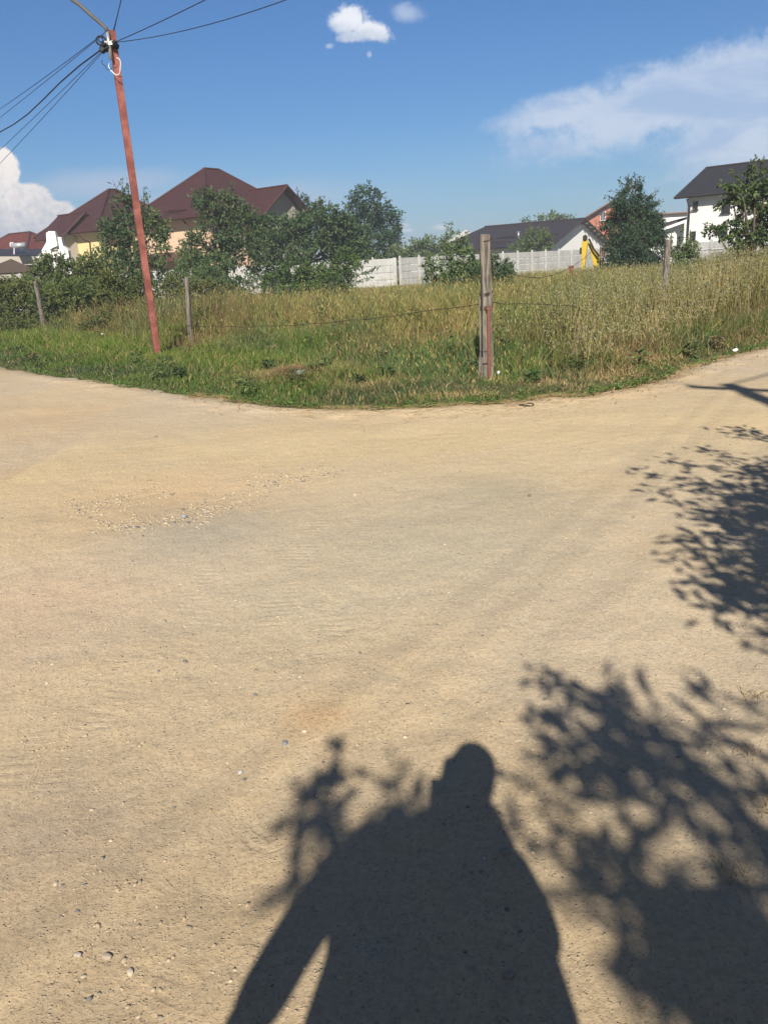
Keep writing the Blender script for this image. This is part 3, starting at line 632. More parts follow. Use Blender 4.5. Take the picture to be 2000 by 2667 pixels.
# T1 left tree by the red pole
tree('fruit_tree', 'tall ragged dark green tree behind the red steel pole, topped by thin shoots', 'tree',
     [(300, 620, 50, 55), (350, 600, 50, 55), (395, 640, 42, 60), (420, 590, 22, 35), (280, 690, 48, 40), (340, 690, 55, 50), (400, 710, 35, 35), (330, 540, 30, 35), (385, 560, 25, 30), (330, 750, 60, 35)], 38, (345, 800), .20, .42, .9, DKL, YGL, .16,
     [(325, 540, 318, 466), (322, 510, 296, 478), (335, 530, 336, 490), (375, 560, 376, 486), (385, 550, 383, 500), (300, 570, 285, 520), (320, 500, 335, 476)], TG)
tree('fruit_tree', 'broad dark green tree in front of the peach house, left half of the big clump', 'tree',
     [(555, 525, 48, 32), (600, 545, 50, 40), (530, 520, 26, 28), (560, 600, 55, 40), (620, 600, 55, 50), (510, 650, 38, 45), (570, 670, 60, 45), (650, 660, 55, 45), (660, 585, 35, 38), (505, 720, 30, 40)], 44, (590, 800), .22, .42, 1.0, DKL, (.10, .13, .045), .2,
     [(600, 530, 604, 474), (590, 520, 592, 486), (545, 510, 528, 490), (505, 640, 480, 622), (510, 625, 492, 608)], TG)
tree('fruit_tree', 'dense dark rounded tree in the middle of the big clump before the white wall', 'tree',
     [(720, 595, 42, 38), (770, 590, 45, 36), (810, 600, 60, 50), (850, 590, 55, 45), (740, 640, 60, 50), (830, 650, 65, 50), (890, 640, 50, 50), (692, 640, 48, 58), (700, 700, 50, 35), (835, 545, 26, 24), (900, 590, 35, 35), (925, 640, 40, 50), (870, 560, 35, 30)], 52, (800, 780), .24, .45, 1.1, DKL, MDL, .22,
     [(835, 540, 834, 512), (850, 550, 860, 525), (780, 570, 770, 545)], TG)
tree('leafy_tree', 'tall light-tipped tree rising beyond the concrete wall right of the clump', 'tree',
     [(955, 520, 45, 35), (985, 560, 48, 40), (940, 570, 45, 45), (1010, 590, 35, 40), (960, 620, 60, 45), (1015, 640, 35, 40), (900, 600, 30, 40), (905, 650, 40, 45), (960, 680, 60, 30)], 69, (960, 760), .30, .45, 1.0, (.04, .085, .04), (.08, .13, .055), .25,
     [(960, 500, 962, 474), (935, 510, 925, 490), (1000, 530, 1020, 518), (1025, 575, 1052, 552), (1020, 600, 1045, 590), (905, 540, 893, 528), (1020, 570, 1040, 560)], TG)
tree('leafy_tree', 'thin treetop poking up behind the right gable of the peach house', 'tree',
     [(785, 530, 22, 25), (770, 560, 28, 28), (800, 570, 30, 28)], 82, (785, 760), .28, .45, .8, BLL, MDL, .2, [(775, 520, 776, 490), (795, 530, 802, 512)], TG)
tree('leafy_shrub', 'bright green low shrub before the white wall, under the big clump', 'shrub',
     [(760, 700, 45, 30), (810, 720, 50, 32), (720, 735, 40, 28), (870, 730, 50, 38), (900, 690, 38, 38), (790, 755, 80, 20), (860, 770, 60, 18)], 40, (820, 800), .15, .5, 1.2, (.065, .115, .028), (.11, .17, .035), .06,
     [(895, 670, 885, 632), (900, 660, 905, 640), (930, 720, 985, 695), (920, 740, 970, 720), (940, 710, 975, 705), (885, 690, 860, 650)], TG)
tree('leafy_shrub', 'small yellow-green shrub peeping over the wall under the tall tree', 'shrub', [(965, 668, 30, 14), (1030, 660, 22, 25)], 66, (965, 760), .18, .5, 1.1, (.12, .16, .04), (.18, .21, .07), .05, (), TG)
tree('leafy_tree', 'low round tree beyond the wall, between the tall tree and the brown barn roof', 'tree',
     [(1090, 650, 40, 32), (1130, 640, 40, 26), (1160, 655, 40, 25), (1200, 640, 30, 22), (1060, 670, 25, 25)], 80, (1120, 760), .30, .5, 1.0, MDL, LTL, .2, [(1165, 640, 1160, 615)], TG)
tree('sapling', 'leafy sapling with two long upright shoots left of the thick wooden post', 'sapling',
     [(1170, 690, 38, 40), (1210, 710, 42, 35), (1120, 710, 22, 45), (1160, 740, 50, 28), (1215, 660, 25, 25)], 27, (1175, 800), .12, .52, .85, MDL, LTL, .05,
     [(1165, 680, 1160, 580), (1175, 680, 1176, 576), (1180, 650, 1205, 612), (1200, 640, 1216, 604), (1120, 700, 1112, 655), (1185, 660, 1195, 598), (1165, 625, 1180, 600)], TG)
tree('leafy_shrub', 'dark leafy bush right behind the thick wooden corner post', 'shrub',
     [(1285, 700, 35, 35), (1310, 705, 30, 30), (1250, 715, 35, 32), (1300, 735, 35, 22)], 26, (1290, 800), .09, .5, 1.2, DKL, MDL, .04, [(1310, 690, 1325, 668), (1280, 690, 1270, 655)], TG)
tree('leafy_shrub', 'upright light green bush in front of the dark barn roof', 'shrub',
     [(1390, 625, 24, 30), (1415, 628, 22, 28), (1378, 645, 22, 22), (1405, 650, 32, 20)], 74, (1400, 760), .22, .45, 1.3, (.11, .16, .045), LTL, .08, [(1380, 610, 1376, 588), (1400, 610, 1400, 592), (1420, 610, 1418, 592)], TG)
tree('leafy_shrub', 'small thin pale bush between the flue pipe and the upright bush', 'shrub', [(1350, 645, 24, 16), (1360, 630, 12, 16)], 75, (1350, 760), .22, .45, .8, MDL, LTL, .05, [(1355, 630, 1358, 618)], TG)
tree('leafy_tree', 'distant treetop showing above the ridge of the dark barn roof', 'tree', [(1430, 566, 32, 14), (1375, 574, 16, 8), (1440, 580, 60, 22)], 120, (1430, 760), .5, .45, .9, MDL, (.12, .16, .06), .3, [(1440, 565, 1438, 552)], TG)
# locust tree
tree('locust_tree', 'dark feathery locust tree right of the yellow digger arm', 'tree',
     [(1645, 492, 22, 22), (1622, 525, 26, 22), (1676, 530, 28, 25), (1645, 555, 52, 35), (1700, 580, 28, 30), (1602, 590, 36, 28), (1660, 620, 65, 45), (1606, 645, 34, 35), (1710, 640, 32, 45), (1640, 680, 75, 35), (1615, 695, 36, 30), (1700, 695, 45, 30)], 36, (1650, 780), .17, .30, 1.6, (.034, .072, .036), (.065, .105, .042), .16,
     [(1650, 490, 1625, 462), (1650, 490, 1668, 458), (1665, 490, 1672, 466), (1610, 520, 1572, 508), (1690, 520, 1712, 492), (1700, 560, 1728, 548), (1640, 490, 1608, 466), (1600, 600, 1545, 590), (1600, 560, 1560, 555), (1640, 480, 1636, 455), (1655, 480, 1650, 452), (1680, 520, 1700, 505), (1625, 515, 1590, 495), (1705, 570, 1735, 575), (1590, 590, 1552, 575), (1700, 540, 1725, 520), (1615, 530, 1585, 525)], TG, droop=.5)
tree('shrub', 'upright shrub with pointed shoots between the leaning post and the white house', 'shrub',
     [(1770, 660, 28, 25), (1795, 650, 24, 25), (1760, 690, 30, 25), (1800, 680, 28, 25)], 27, (1780, 780), .085, .5, 1.1, MDL, LTL, .04,
     [(1750, 660, 1749, 602), (1775, 660, 1776, 588), (1795, 650, 1796, 600), (1790, 640, 1800, 610), (1770, 650, 1768, 615), (1805, 650, 1812, 630)], TG)
tree('mulberry_tree', 'large-leafed tree at the right edge covering part of the white house', 'tree',
     [(1965, 470, 38, 35), (1990, 500, 45, 40), (1935, 500, 38, 25), (1900, 490, 28, 16), (1910, 525, 45, 14), (1960, 550, 45, 30), (1990, 580, 50, 35), (1900, 590, 42, 18), (1860, 600, 36, 11), (1930, 610, 40, 22), (2040, 540, 70, 90), (1915, 640, 24, 18), (1970, 620, 45, 24)], 22, (1965, 760), .115, .55, .85, (.05, .09, .03), (.14, .18, .05), .10,
     [(1965, 460, 1968, 405), (1975, 450, 1985, 412), (1940, 490, 1905, 445), (1900, 590, 1830, 598), (1880, 600, 1835, 585), (1905, 520, 1862, 540), (1900, 500, 1868, 475), (1910, 640, 1905, 662), (1930, 600, 1880, 622), (1955, 450, 1958, 420)], TG, droop=.45)
tree('leafy_shrub', 'grey-green leafy shrub at the foot of the tree before the peach house', 'shrub', [(500, 690, 42, 45), (535, 735, 52, 38), (470, 735, 35, 35), (560, 690, 35, 35), (590, 750, 35, 22)], 36, (510, 820), .12, .5, .9, MDL, YGL, .06, [(490, 680, 478, 640), (505, 680, 512, 640)], TG)
tree('leafy_shrub', 'low hazel-like shrub hiding the fence left of the thick corner post', 'shrub', [(1225, 700, 38, 25), (1180, 725, 45, 22), (1250, 730, 35, 20)], 33, (1210, 800), .12, .5, 1.0, MDL, LTL, .05, [(1235, 690, 1228, 660)], TG)
# left thicket
SG = 'shrubs in the thicket on the left'
tree('bramble_bush', 'low brownish bramble right beside the red pole foot on its left', 'shrub', [(290, 835, 55, 34), (360, 850, 42, 24), (250, 850, 45, 24), (385, 820, 22, 34)], 22.5, (310, 880), .085, .45, .8, (.10, .12, .04), (.18, .17, .06), .03, (), SG)
tree('bramble_bush', 'low olive bramble between the leaning post and the left edge', 'shrub', [(30, 850, 60, 25), (90, 850, 30, 25), (160, 860, 50, 22), (-30, 850, 50, 30)], 25.5, (60, 880), .085, .45, .8, (.09, .12, .038), (.16, .17, .055), .03, (), SG)
SG = 'shrubs in the thicket on the left'
tree('bramble_bush', 'rounded dark bush on the verge between the two left posts', 'shrub', [(130, 790, 55, 45), (190, 780, 75, 55), (240, 820, 60, 40), (160, 830, 60, 35), (215, 760, 50, 35), (280, 790, 45, 40), (220, 860, 90, 22), (250, 770, 50, 45)], 26.5, (210, 880), .10, .5, 1.0, (.085, .125, .035), (.15, .18, .05), .04, (), SG)
tree('bramble_bush', 'yellowish tangled bush at the left picture edge behind the leaning post', 'shrub', [(20, 790, 60, 50), (70, 810, 45, 45), (10, 840, 60, 35), (60, 760, 50, 35), (-40, 800, 50, 60), (90, 850, 45, 20), (20, 745, 50, 30), (-20, 840, 60, 40), (110, 780, 40, 50)], 28, (40, 880), .11, .5, 1.0, (.095, .125, .035), (.17, .18, .055), .04, (), SG)
tree('bramble_bush', 'light leafy bush below the white chimney wall, left of the tall ragged tree', 'shrub', [(140, 690, 42, 32), (190, 710, 45, 32), (110, 720, 45, 28), (230, 730, 45, 30), (160, 745, 70, 30), (60, 745, 55, 28), (110, 690, 28, 28), (230, 700, 40, 35), (270, 760, 50, 40), (200, 770, 70, 35)], 31, (150, 850), .12, .45, 1.2, (.08, .12, .035), (.14, .175, .05), .05, [(140, 680, 120, 655), (160, 680, 170, 655), (200, 690, 225, 662), (110, 705, 100, 680)], SG)
tree('bramble_bush', 'olive bush just left of the foot of the red pole', 'shrub', [(330, 780, 60, 50), (300, 750, 50, 45), (375, 770, 35, 55), (300, 830, 55, 35), (360, 835, 45, 30), (280, 720, 35, 30)], 25, (330, 870), .10, .42, .9, (.10, .13, .038), (.17, .18, .055), .04, (), SG)
tree('bramble_bush', 'olive bush right of the red pole behind the middle wooden post', 'shrub', [(430, 780, 40, 45), (480, 790, 45, 42), (530, 760, 50, 42), (600, 775, 40, 34), (560, 800, 70, 26), (450, 745, 28, 30), (420, 820, 40, 25), (640, 780, 30, 25)], 27, (500, 850), .10, .42, .85, (.10, .125, .038), (.16, .17, .055), .04, [(440, 750, 432, 712), (480, 760, 470, 720)], SG)
tree('bramble_bush', 'small dark bush touching the white wall left of the golden grass', 'shrub', [(545, 720, 32, 25), (600, 735, 28, 22), (570, 745, 45, 25), (640, 745, 32, 22)], 34, (580, 800), .12, .45, 1.0, DKL, MDL, .04, [(640, 740, 652, 708), (550, 710, 540, 690)], SG)

# ------------------------------------------------------------------ posts and wires of the field fence
def rough_post(name, bot, top, r, lab, n=10, sq=False, lean=0):
    root = empty(name, bot, lab, 'fence post', 'wooden posts of the wire fence'); b = B(); bot = np.array(bot, float); top = np.array(top, float)
    m = 14; i0 = 0; prof = []
    for k in range(n):
        a = 2 * math.pi * (k + .5) / n
        if sq: c, s_ = math.cos(a), math.sin(a); e = .28; prof.append((math.copysign(abs(c) ** e, c), math.copysign(abs(s_) ** e, s_)))
        else: rr = 1 + random.uniform(-.14, .14); prof.append((math.cos(a) * rr, math.sin(a) * rr))
    for i in range(m + 1):
        t = i / m; p = bot * (1 - t) + top * t - np.array([0, 0, .15 * (1 - t)]); sc_ = r * (1.08 - .12 * t) * (1 + .03 * math.sin(i * 1.7 + r * 90))
        dx = .012 * math.sin(t * 5 + r * 50) if not sq else .006 * math.sin(t * 4)
        for (c, s_) in prof: b.v.append((p[0] + c * sc_ + dx, p[1] + s_ * sc_, p[2] + (random.uniform(-.012, .012) if i == m else 0))); b.uv.append((0, 0))
    for i in range(m):
        for k in range(n): k2 = (k + 1) % n; b.f.append((i * n + k, i * n + k2, (i + 1) * n + k2, (i + 1) * n + k))
    b.f.append(tuple(m * n + k for k in range(n)))
    b.build('post', M_wood, root, bevel=0)
    return root
def ring(parent, c, r, name='wire_tie', turns=2, wr=.0035, rx=None, tilt=.02):
    b = B(); pts = []
    for i in range(turns * 16 + 1):
        a = 2 * math.pi * i / 16; pts.append(np.array(c) + [math.cos(a) * (rx or r), math.sin(a) * r, tilt * math.sin(a + .7) + .014 * i / 16])
    b.tube(pts, wr, 5); return b.build(name, M_wire, parent)
pc = G(1270, 990); Dc = pc[1]
topC = P(1262, 611, Dc)
rC = rough_post('fence_post', (pc[0], pc[1], 0), (topC[0], topC[1], topC[2]), .066, 'thick squared grey wooden corner post with a rusty pipe tied to it', 20, True)
for py, tn in ((626, 1), (768, 3), (805, 4), (912, 1), (945, 2)): p = P(1266, py, Dc); ring(rC, (p[0], p[1], p[2]), .078, turns=tn, rx=.082)
b = B(); a0 = G(1272, 985); a1 = P(1272, 800, Dc - .11); b.tube([(a1[0], Dc - .11, 0), a1], .023, 10); b.tube([(a1[0] - .005, Dc - .11, a1[2] - .035), (a1[0] - .002, Dc - .11, a1[2] + .012)], .030, 10); b.build('rusty_pipe', M_rust, rC, smooth=False)
b = B(); a1 = P(1252, 930, Dc - .02); a2 = P(1249, 770, Dc); b.tube([(a1[0] - .01, Dc - .03, 0), (a1[0], Dc - .03, a1[2])], .035, 7, .03, .1); b.tube([(a2[0], Dc, .2), a2], .012, 5, .01); b.build('side_stake', M_wood, rC)
pb = G(500, 905); tb_ = P(486, 722, pb[1]); rB = rough_post('fence_post', (pb[0], pb[1], 0), tb_, .052, 'round grey wooden post right of the red pole, seen against the bushes', 10)
for py in (848, 868): p = P(495, py, pb[1]); ring(rB, p, .057, turns=2)
pa = G(122, 868); ta = P(92, 732, pa[1] - .3); rough_post('fence_post', (pa[0], pa[1], 0), ta, .066, 'leaning grey wooden post at the far left in the brambles', 9)
pd = P(1730, 760, 17.0); td = P(1737, 624, 17.2); rough_post('fence_post', (pd[0], 17.0, 0), td, .068, 'short stout leaning post in the oats beside the locust tree', 12)
pe = P(1925, 700, 22.0); te = P(1928, 624, 22.0); rough_post('fence_post', (pe[0], 22.0, 0), te, .075, 'grey post under the large-leafed tree at the right', 12)
ps = P(1487, 720, 24.0); ts = P(1487, 692, 24.0); st = empty('iron_stake', (ps[0], 24, 0), 'short rusty iron stake sticking out of the golden grass', 'stake'); b = B(); b.tube([(ps[0], 24, 0), ts], .045, 6); b.box((ts[0], 24, ts[2] - .08), .14, .03, .16); b.build('stake', M_rust, st)
def strand(a, b_, sag, lab, r=.0045, barb=True):
    pts = sagline(a, b_, sag, 22); pts = [p + np.array([0, 0, random.uniform(-.012, .012)]) for p in pts]; b = B(); b.tube(pts, r, 4)
    if barb:
        for i in range(1, len(pts)): 
            for f in (.0, .5):
                p = pts[i - 1] * (1 - f) + pts[i] * f; d = rng.normal(0, .022, 3); b.tube([p - d, p + d], r * .7, 3)
    o = b.build('barbed_wire' if barb else 'wire', M_wire); return tag(o, lab, 'wire', 'rusty wires of the field fence')
cL = P(1250, 792, Dc); strand(cL, P(488, 848, pb[1]), .12, 'rusty barbed wire running left from the corner post to the middle post')
strand(P(1280, 788, Dc), P(1732, 770, 17.0), .10, 'rusty barbed wire running right from the corner post into the oats')
strand(P(488, 860, pb[1]), P(105, 810, pa[1] - .1), .15, 'rusty barbed wire between the two left posts')
strand(P(1735, 640, 17.1), P(1925, 640, 22.0), .10, 'rusty barbed wire between the two right posts at their tops')
strand(P(1340, 715, 15.5), P(1545, 650, 17.5), .25, 'loose dark wire sagging over the grass toward the digger arm', .006, False)
strand(P(1548, 672, 30), P(1735, 652, 17.1), .2, 'thin wire from the digger arm to the stout leaning post', .005, False)

# ------------------------------------------------------------------ red steel lamp pole and cables
pp_ = G(412, 926); DP = pp_[1]; pt = P(291, 80, DP); pole = empty('utility_pole', (pp_[0], DP, 0), 'tall leaning red-brown steel pole carrying cables and a lamp arm', 'utility pole')
b = B(); ax_d = np.array([pt[0] - pp_[0], 0, pt[2]]); ax_d /= np.linalg.norm(ax_d); yaw = .5
a1 = np.array([math.cos(yaw), math.sin(yaw), 0]); a2 = np.cross(ax_d, a1); a2 /= np.linalg.norm(a2); a1 = np.cross(a2, ax_d)
cen = (np.array([pp_[0], DP, -.2]) + pt) / 2
b.box(cen, .118, .118, np.linalg.norm(pt - [pp_[0], DP, -.2]), [a1, a2, ax_d]); b.build('pole_shaft', M_redsteel, pole, bevel=.008)
q = lambda x, y, dD=-.14: P(x, y, DP + dD)
b = B(); b.tube([q(291, 155), q(280, 82)], .032, 10); b.build('mounting_tube', M_galv, pole, smooth=True)
b = B(); b.tube([q(280, 84), q(277, 74), q(262, 60), q(235, 37), q(208, 12), q(190, 0), q(165, -22)], .034, 10); b.build('lamp_arm', M_greymetal, pole, smooth=True)
lh = empty('lamp_head', q(150, -35), 'x', 'x'); del lh['category']; del lh['label']; lh.parent = pole; lh.location = Vector(q(150, -35)) - pole.location
b = B(); b.tube([q(180, -12), q(160, -26), q(130, -46), q(110, -60)], .06, 10, .09); b.build('lamp_housing', M_greymetal, lh, smooth=True)
b = B(); e = q(287, 112, -.1); b.box((e[0], e[1], e[2]), .17, .1, .05, None); b.build('clamp_band', M_galv, pole, bevel=.005)
b = B(); e = q(289, 113, -.16); b.box(e, .07, .04, .05); b.build('clamp_plate', M_whitecable, pole)
def coil(cx, cy, rx, ry, tilt, turns, r, m, name, dD=-.2, a0=0, a1=2 * math.pi):
    b = B(); pts = []; nn = int(22 * turns)
    for i in range(nn + 1):
        a = a0 + (a1 - a0) * turns * i / nn if turns != 1 else a0 + (a1 - a0) * i / nn
        k = 1 + .12 * math.sin(i * .7); x = math.cos(a) * rx * k; y = math.sin(a) * ry * k; pts.append(q(cx + x * math.cos(tilt) - y * math.sin(tilt), cy + x * math.sin(tilt) + y * math.cos(tilt), dD + .003 * i))
    b.tube(pts, r, 5); return b.build(name, m, pole)
coil(264, 106, 13, 11, .3, 3, .010, M_cable, 'cable_loop'); coil(262, 102, 9, 6, .9, 2, .009, M_cable, 'cable_loop'); coil(273, 120, 10, 7, -.3, 2, .011, M_cable, 'cable_loop')
coil(301, 172, 15, 22, -.1, 1, .008, M_whitecable, 'white_cable_loop', -.22, -1.2, 3.6); coil(288, 160, 20, 20, 0, 1, .006, M_cable, 'thin_cable_loop', -.2, .4, 3.3)
b = B()
for (cx, cy) in ((266, 124), (272, 128), (280, 121), (283, 130), (268, 131), (275, 116), (300, 113), (303, 120), (297, 117)):
    e = q(cx, cy, random.uniform(-.2, -.1)); b.box(e, .07, .07, .08, np.linalg.qr(rng.normal(0, 1, (3, 3)))[0])
b.build('cable_clamps', M_cable, pole)
def cable(pts, r, lab, grp='cables strung from the red pole'):
    b = B(); b.tube(pts, r * .68, 6); return tag(b.build('overhead_cable', M_cable, smooth=True), lab, 'cable', grp)
FARL = [(-330, 470), (-330, 520), (-330, 585), (-330, 622), (-330, 655)]
K = 'cable on the left, '
cable(sagline(q(278, 82), P(-330, 455, 42), .35), .009, 'highest of the cables running down to the left picture edge')
cable(sagline(q(268, 92), P(-330, 552, 42), .10), .008, 'second highest cable running down to the left picture edge')
c1 = sagline(q(266, 128), P(-330, 508, 42), .55, 26); c1 = [p + np.array([0, 0, .05 * math.sin(i * 1.1)]) for i, p in enumerate(c1)]
cable(c1, .019, 'thickest black cable, slightly wavy, in the middle of the left cables')
cable(sagline(q(268, 132), P(-330, 660, 42), .25), .008, 'thin cable just below the thick black one on the left')
cable(sagline(q(270, 134), P(-330, 728, 42), .28), .008, 'lowest thin cable, reaching the left edge above the white cloud')
# second pole, behind the photographer to the right, known from its shadow
sh_top = G(1893, 1005); hp = 8.0; tpos = sh_top - LIGHT * (hp / -LIGHT[2]) * 1.0; tp = np.array([tpos[0], tpos[1], hp])
p2 = empty('utility_pole', (tp[0], tp[1], 0), 'concrete utility pole outside the picture whose top shadow lies across the right road', 'utility pole')
b = B(); b.tube([(tp[0], tp[1], -.2), tp], .16, 10, .10); b.build('pole_shaft', M_conc, p2, smooth=True)
b = B(); b.box(tp - [0, 0, .25], 1.1, .10, .10, [[.8, -.6, 0], [.6, .8, 0], [0, 0, 1]]); b.build('cross_arm', M_conc, p2, bevel=.01)
cable(sagline(q(298, 78), tp + [-.3, .2, -.1], .25, 20), .011, 'upper steep cable leaving the red pole toward the top edge')
cable(sagline(q(296, 80), tp + [-.34, .2, -.22], .35, 20), .009, 'lower of the two steep cables leaving the red pole top')
cable(sagline(q(305, 108), P(1035, -270, 9.5), .05, 20), .010, 'flatter cable rising right from the red pole clamp, upper one')
cable(sagline(q(305, 110), P(1300, -250, 9.5), .22, 20), .009, 'flatter cable rising right from the red pole clamp, lower one')
g1 = G(900, 1700); far1 = tp + (g1 - sh_top) * np.array([2.6, 2.6, 0]) 
for k_, off in enumerate((-.14, .10)): cable(sagline(tp + [off * .8, -off * .6, -.2], far1 + [off, 0, 0], .35, 16), .0068, ('left' if k_ == 0 else 'right') + ' one of two cables behind the camera whose faint shadow streaks cross the road', 'cables behind the camera')
cable(sagline(tp, tp + [9, 8, .3], .2, 12), .03, 'bundled cable casting the faint streak at the right picture edge', 'cables behind the camera')

# ------------------------------------------------------------------ concrete panel fences
def panel_fence(pts, lab, mp, mpost, H=2.0, bay=2.0, rows=4, big=()):
    root = empty('concrete_fence', (pts[0][0], pts[0][1], 0), lab, 'fence', 'concrete panel fences round the field'); a = np.array(pts[0], float); e = np.array(pts[1], float); L = np.linalg.norm(e - a); d = (e - a) / L; nb = int(L / bay)
    ax = [[d[0], d[1], 0], [-d[1], d[0], 0], [0, 0, 1]]
    for i in range(nb):
        c = a + d * bay * (i + .5); b = B()
        for r in range(rows):
            hh = H / rows; z = hh * (r + .5); b.box((c[0], c[1], z), bay - .14, .05, hh - .022, ax); 
            if r < rows: b.box((c[0], c[1], z), bay - .30, .066, hh - .12, ax)
        b.build('fence_panel', mp, root, bevel=.006)
    for i in range(nb + 1):
        p = a + d * bay * i; b = B(); bg_ = i in big; w_ = .26 if bg_ else .15; b.box((p[0], p[1], (H + .03) / 2), w_, w_, H + .03, ax)
        if not bg_:
            b.box((p[0], p[1], H + .055), .13, .13, .05, ax); b.tube([(p[0], p[1], H + .08), (p[0], p[1], H + .13), (p[0], p[1], H + .16)], .075, 8, .02)
        b.build('fence_column', mpost, root, bevel=.01)
c0 = P(1027, 700, 60); c1_ = P(432, 700, 54.5); dl = (c1_ - c0)[:2]; dl /= np.linalg.norm(dl)
panel_fence([c0[:2], c0[:2] + dl * 34], 'whitewashed concrete panel fence from its corner pillar to behind the red pole', M_concw, M_concw, bay=1.68, big=(0,))
e1 = P(1424, 700, 71); dr_ = (e1 - P(1049, 700, 59))[:2]; dr_ /= np.linalg.norm(dr_); s0 = P(1032, 700, 59.0)[:2]
panel_fence([s0 + dr_ * .4, s0 + dr_ * 31], 'grey concrete panel fence receding right in front of the dark barn roof', M_conc, M_concw, bay=2.0)
s1 = P(1770, 700, 57)[:2]; panel_fence([s1, s1 + np.array([.80, -.60]) * 18], 'low grey concrete fence at the foot of the white house', M_conc, M_conc, H=1.93)
s2 = P(-60, 700, 40)[:2]; panel_fence([s2, s2 + np.array([.97, .25]) * 5.9], 'grey concrete fence under the brown canopy at the far left', M_conc, M_conc, H=1.95, bay=1.9)

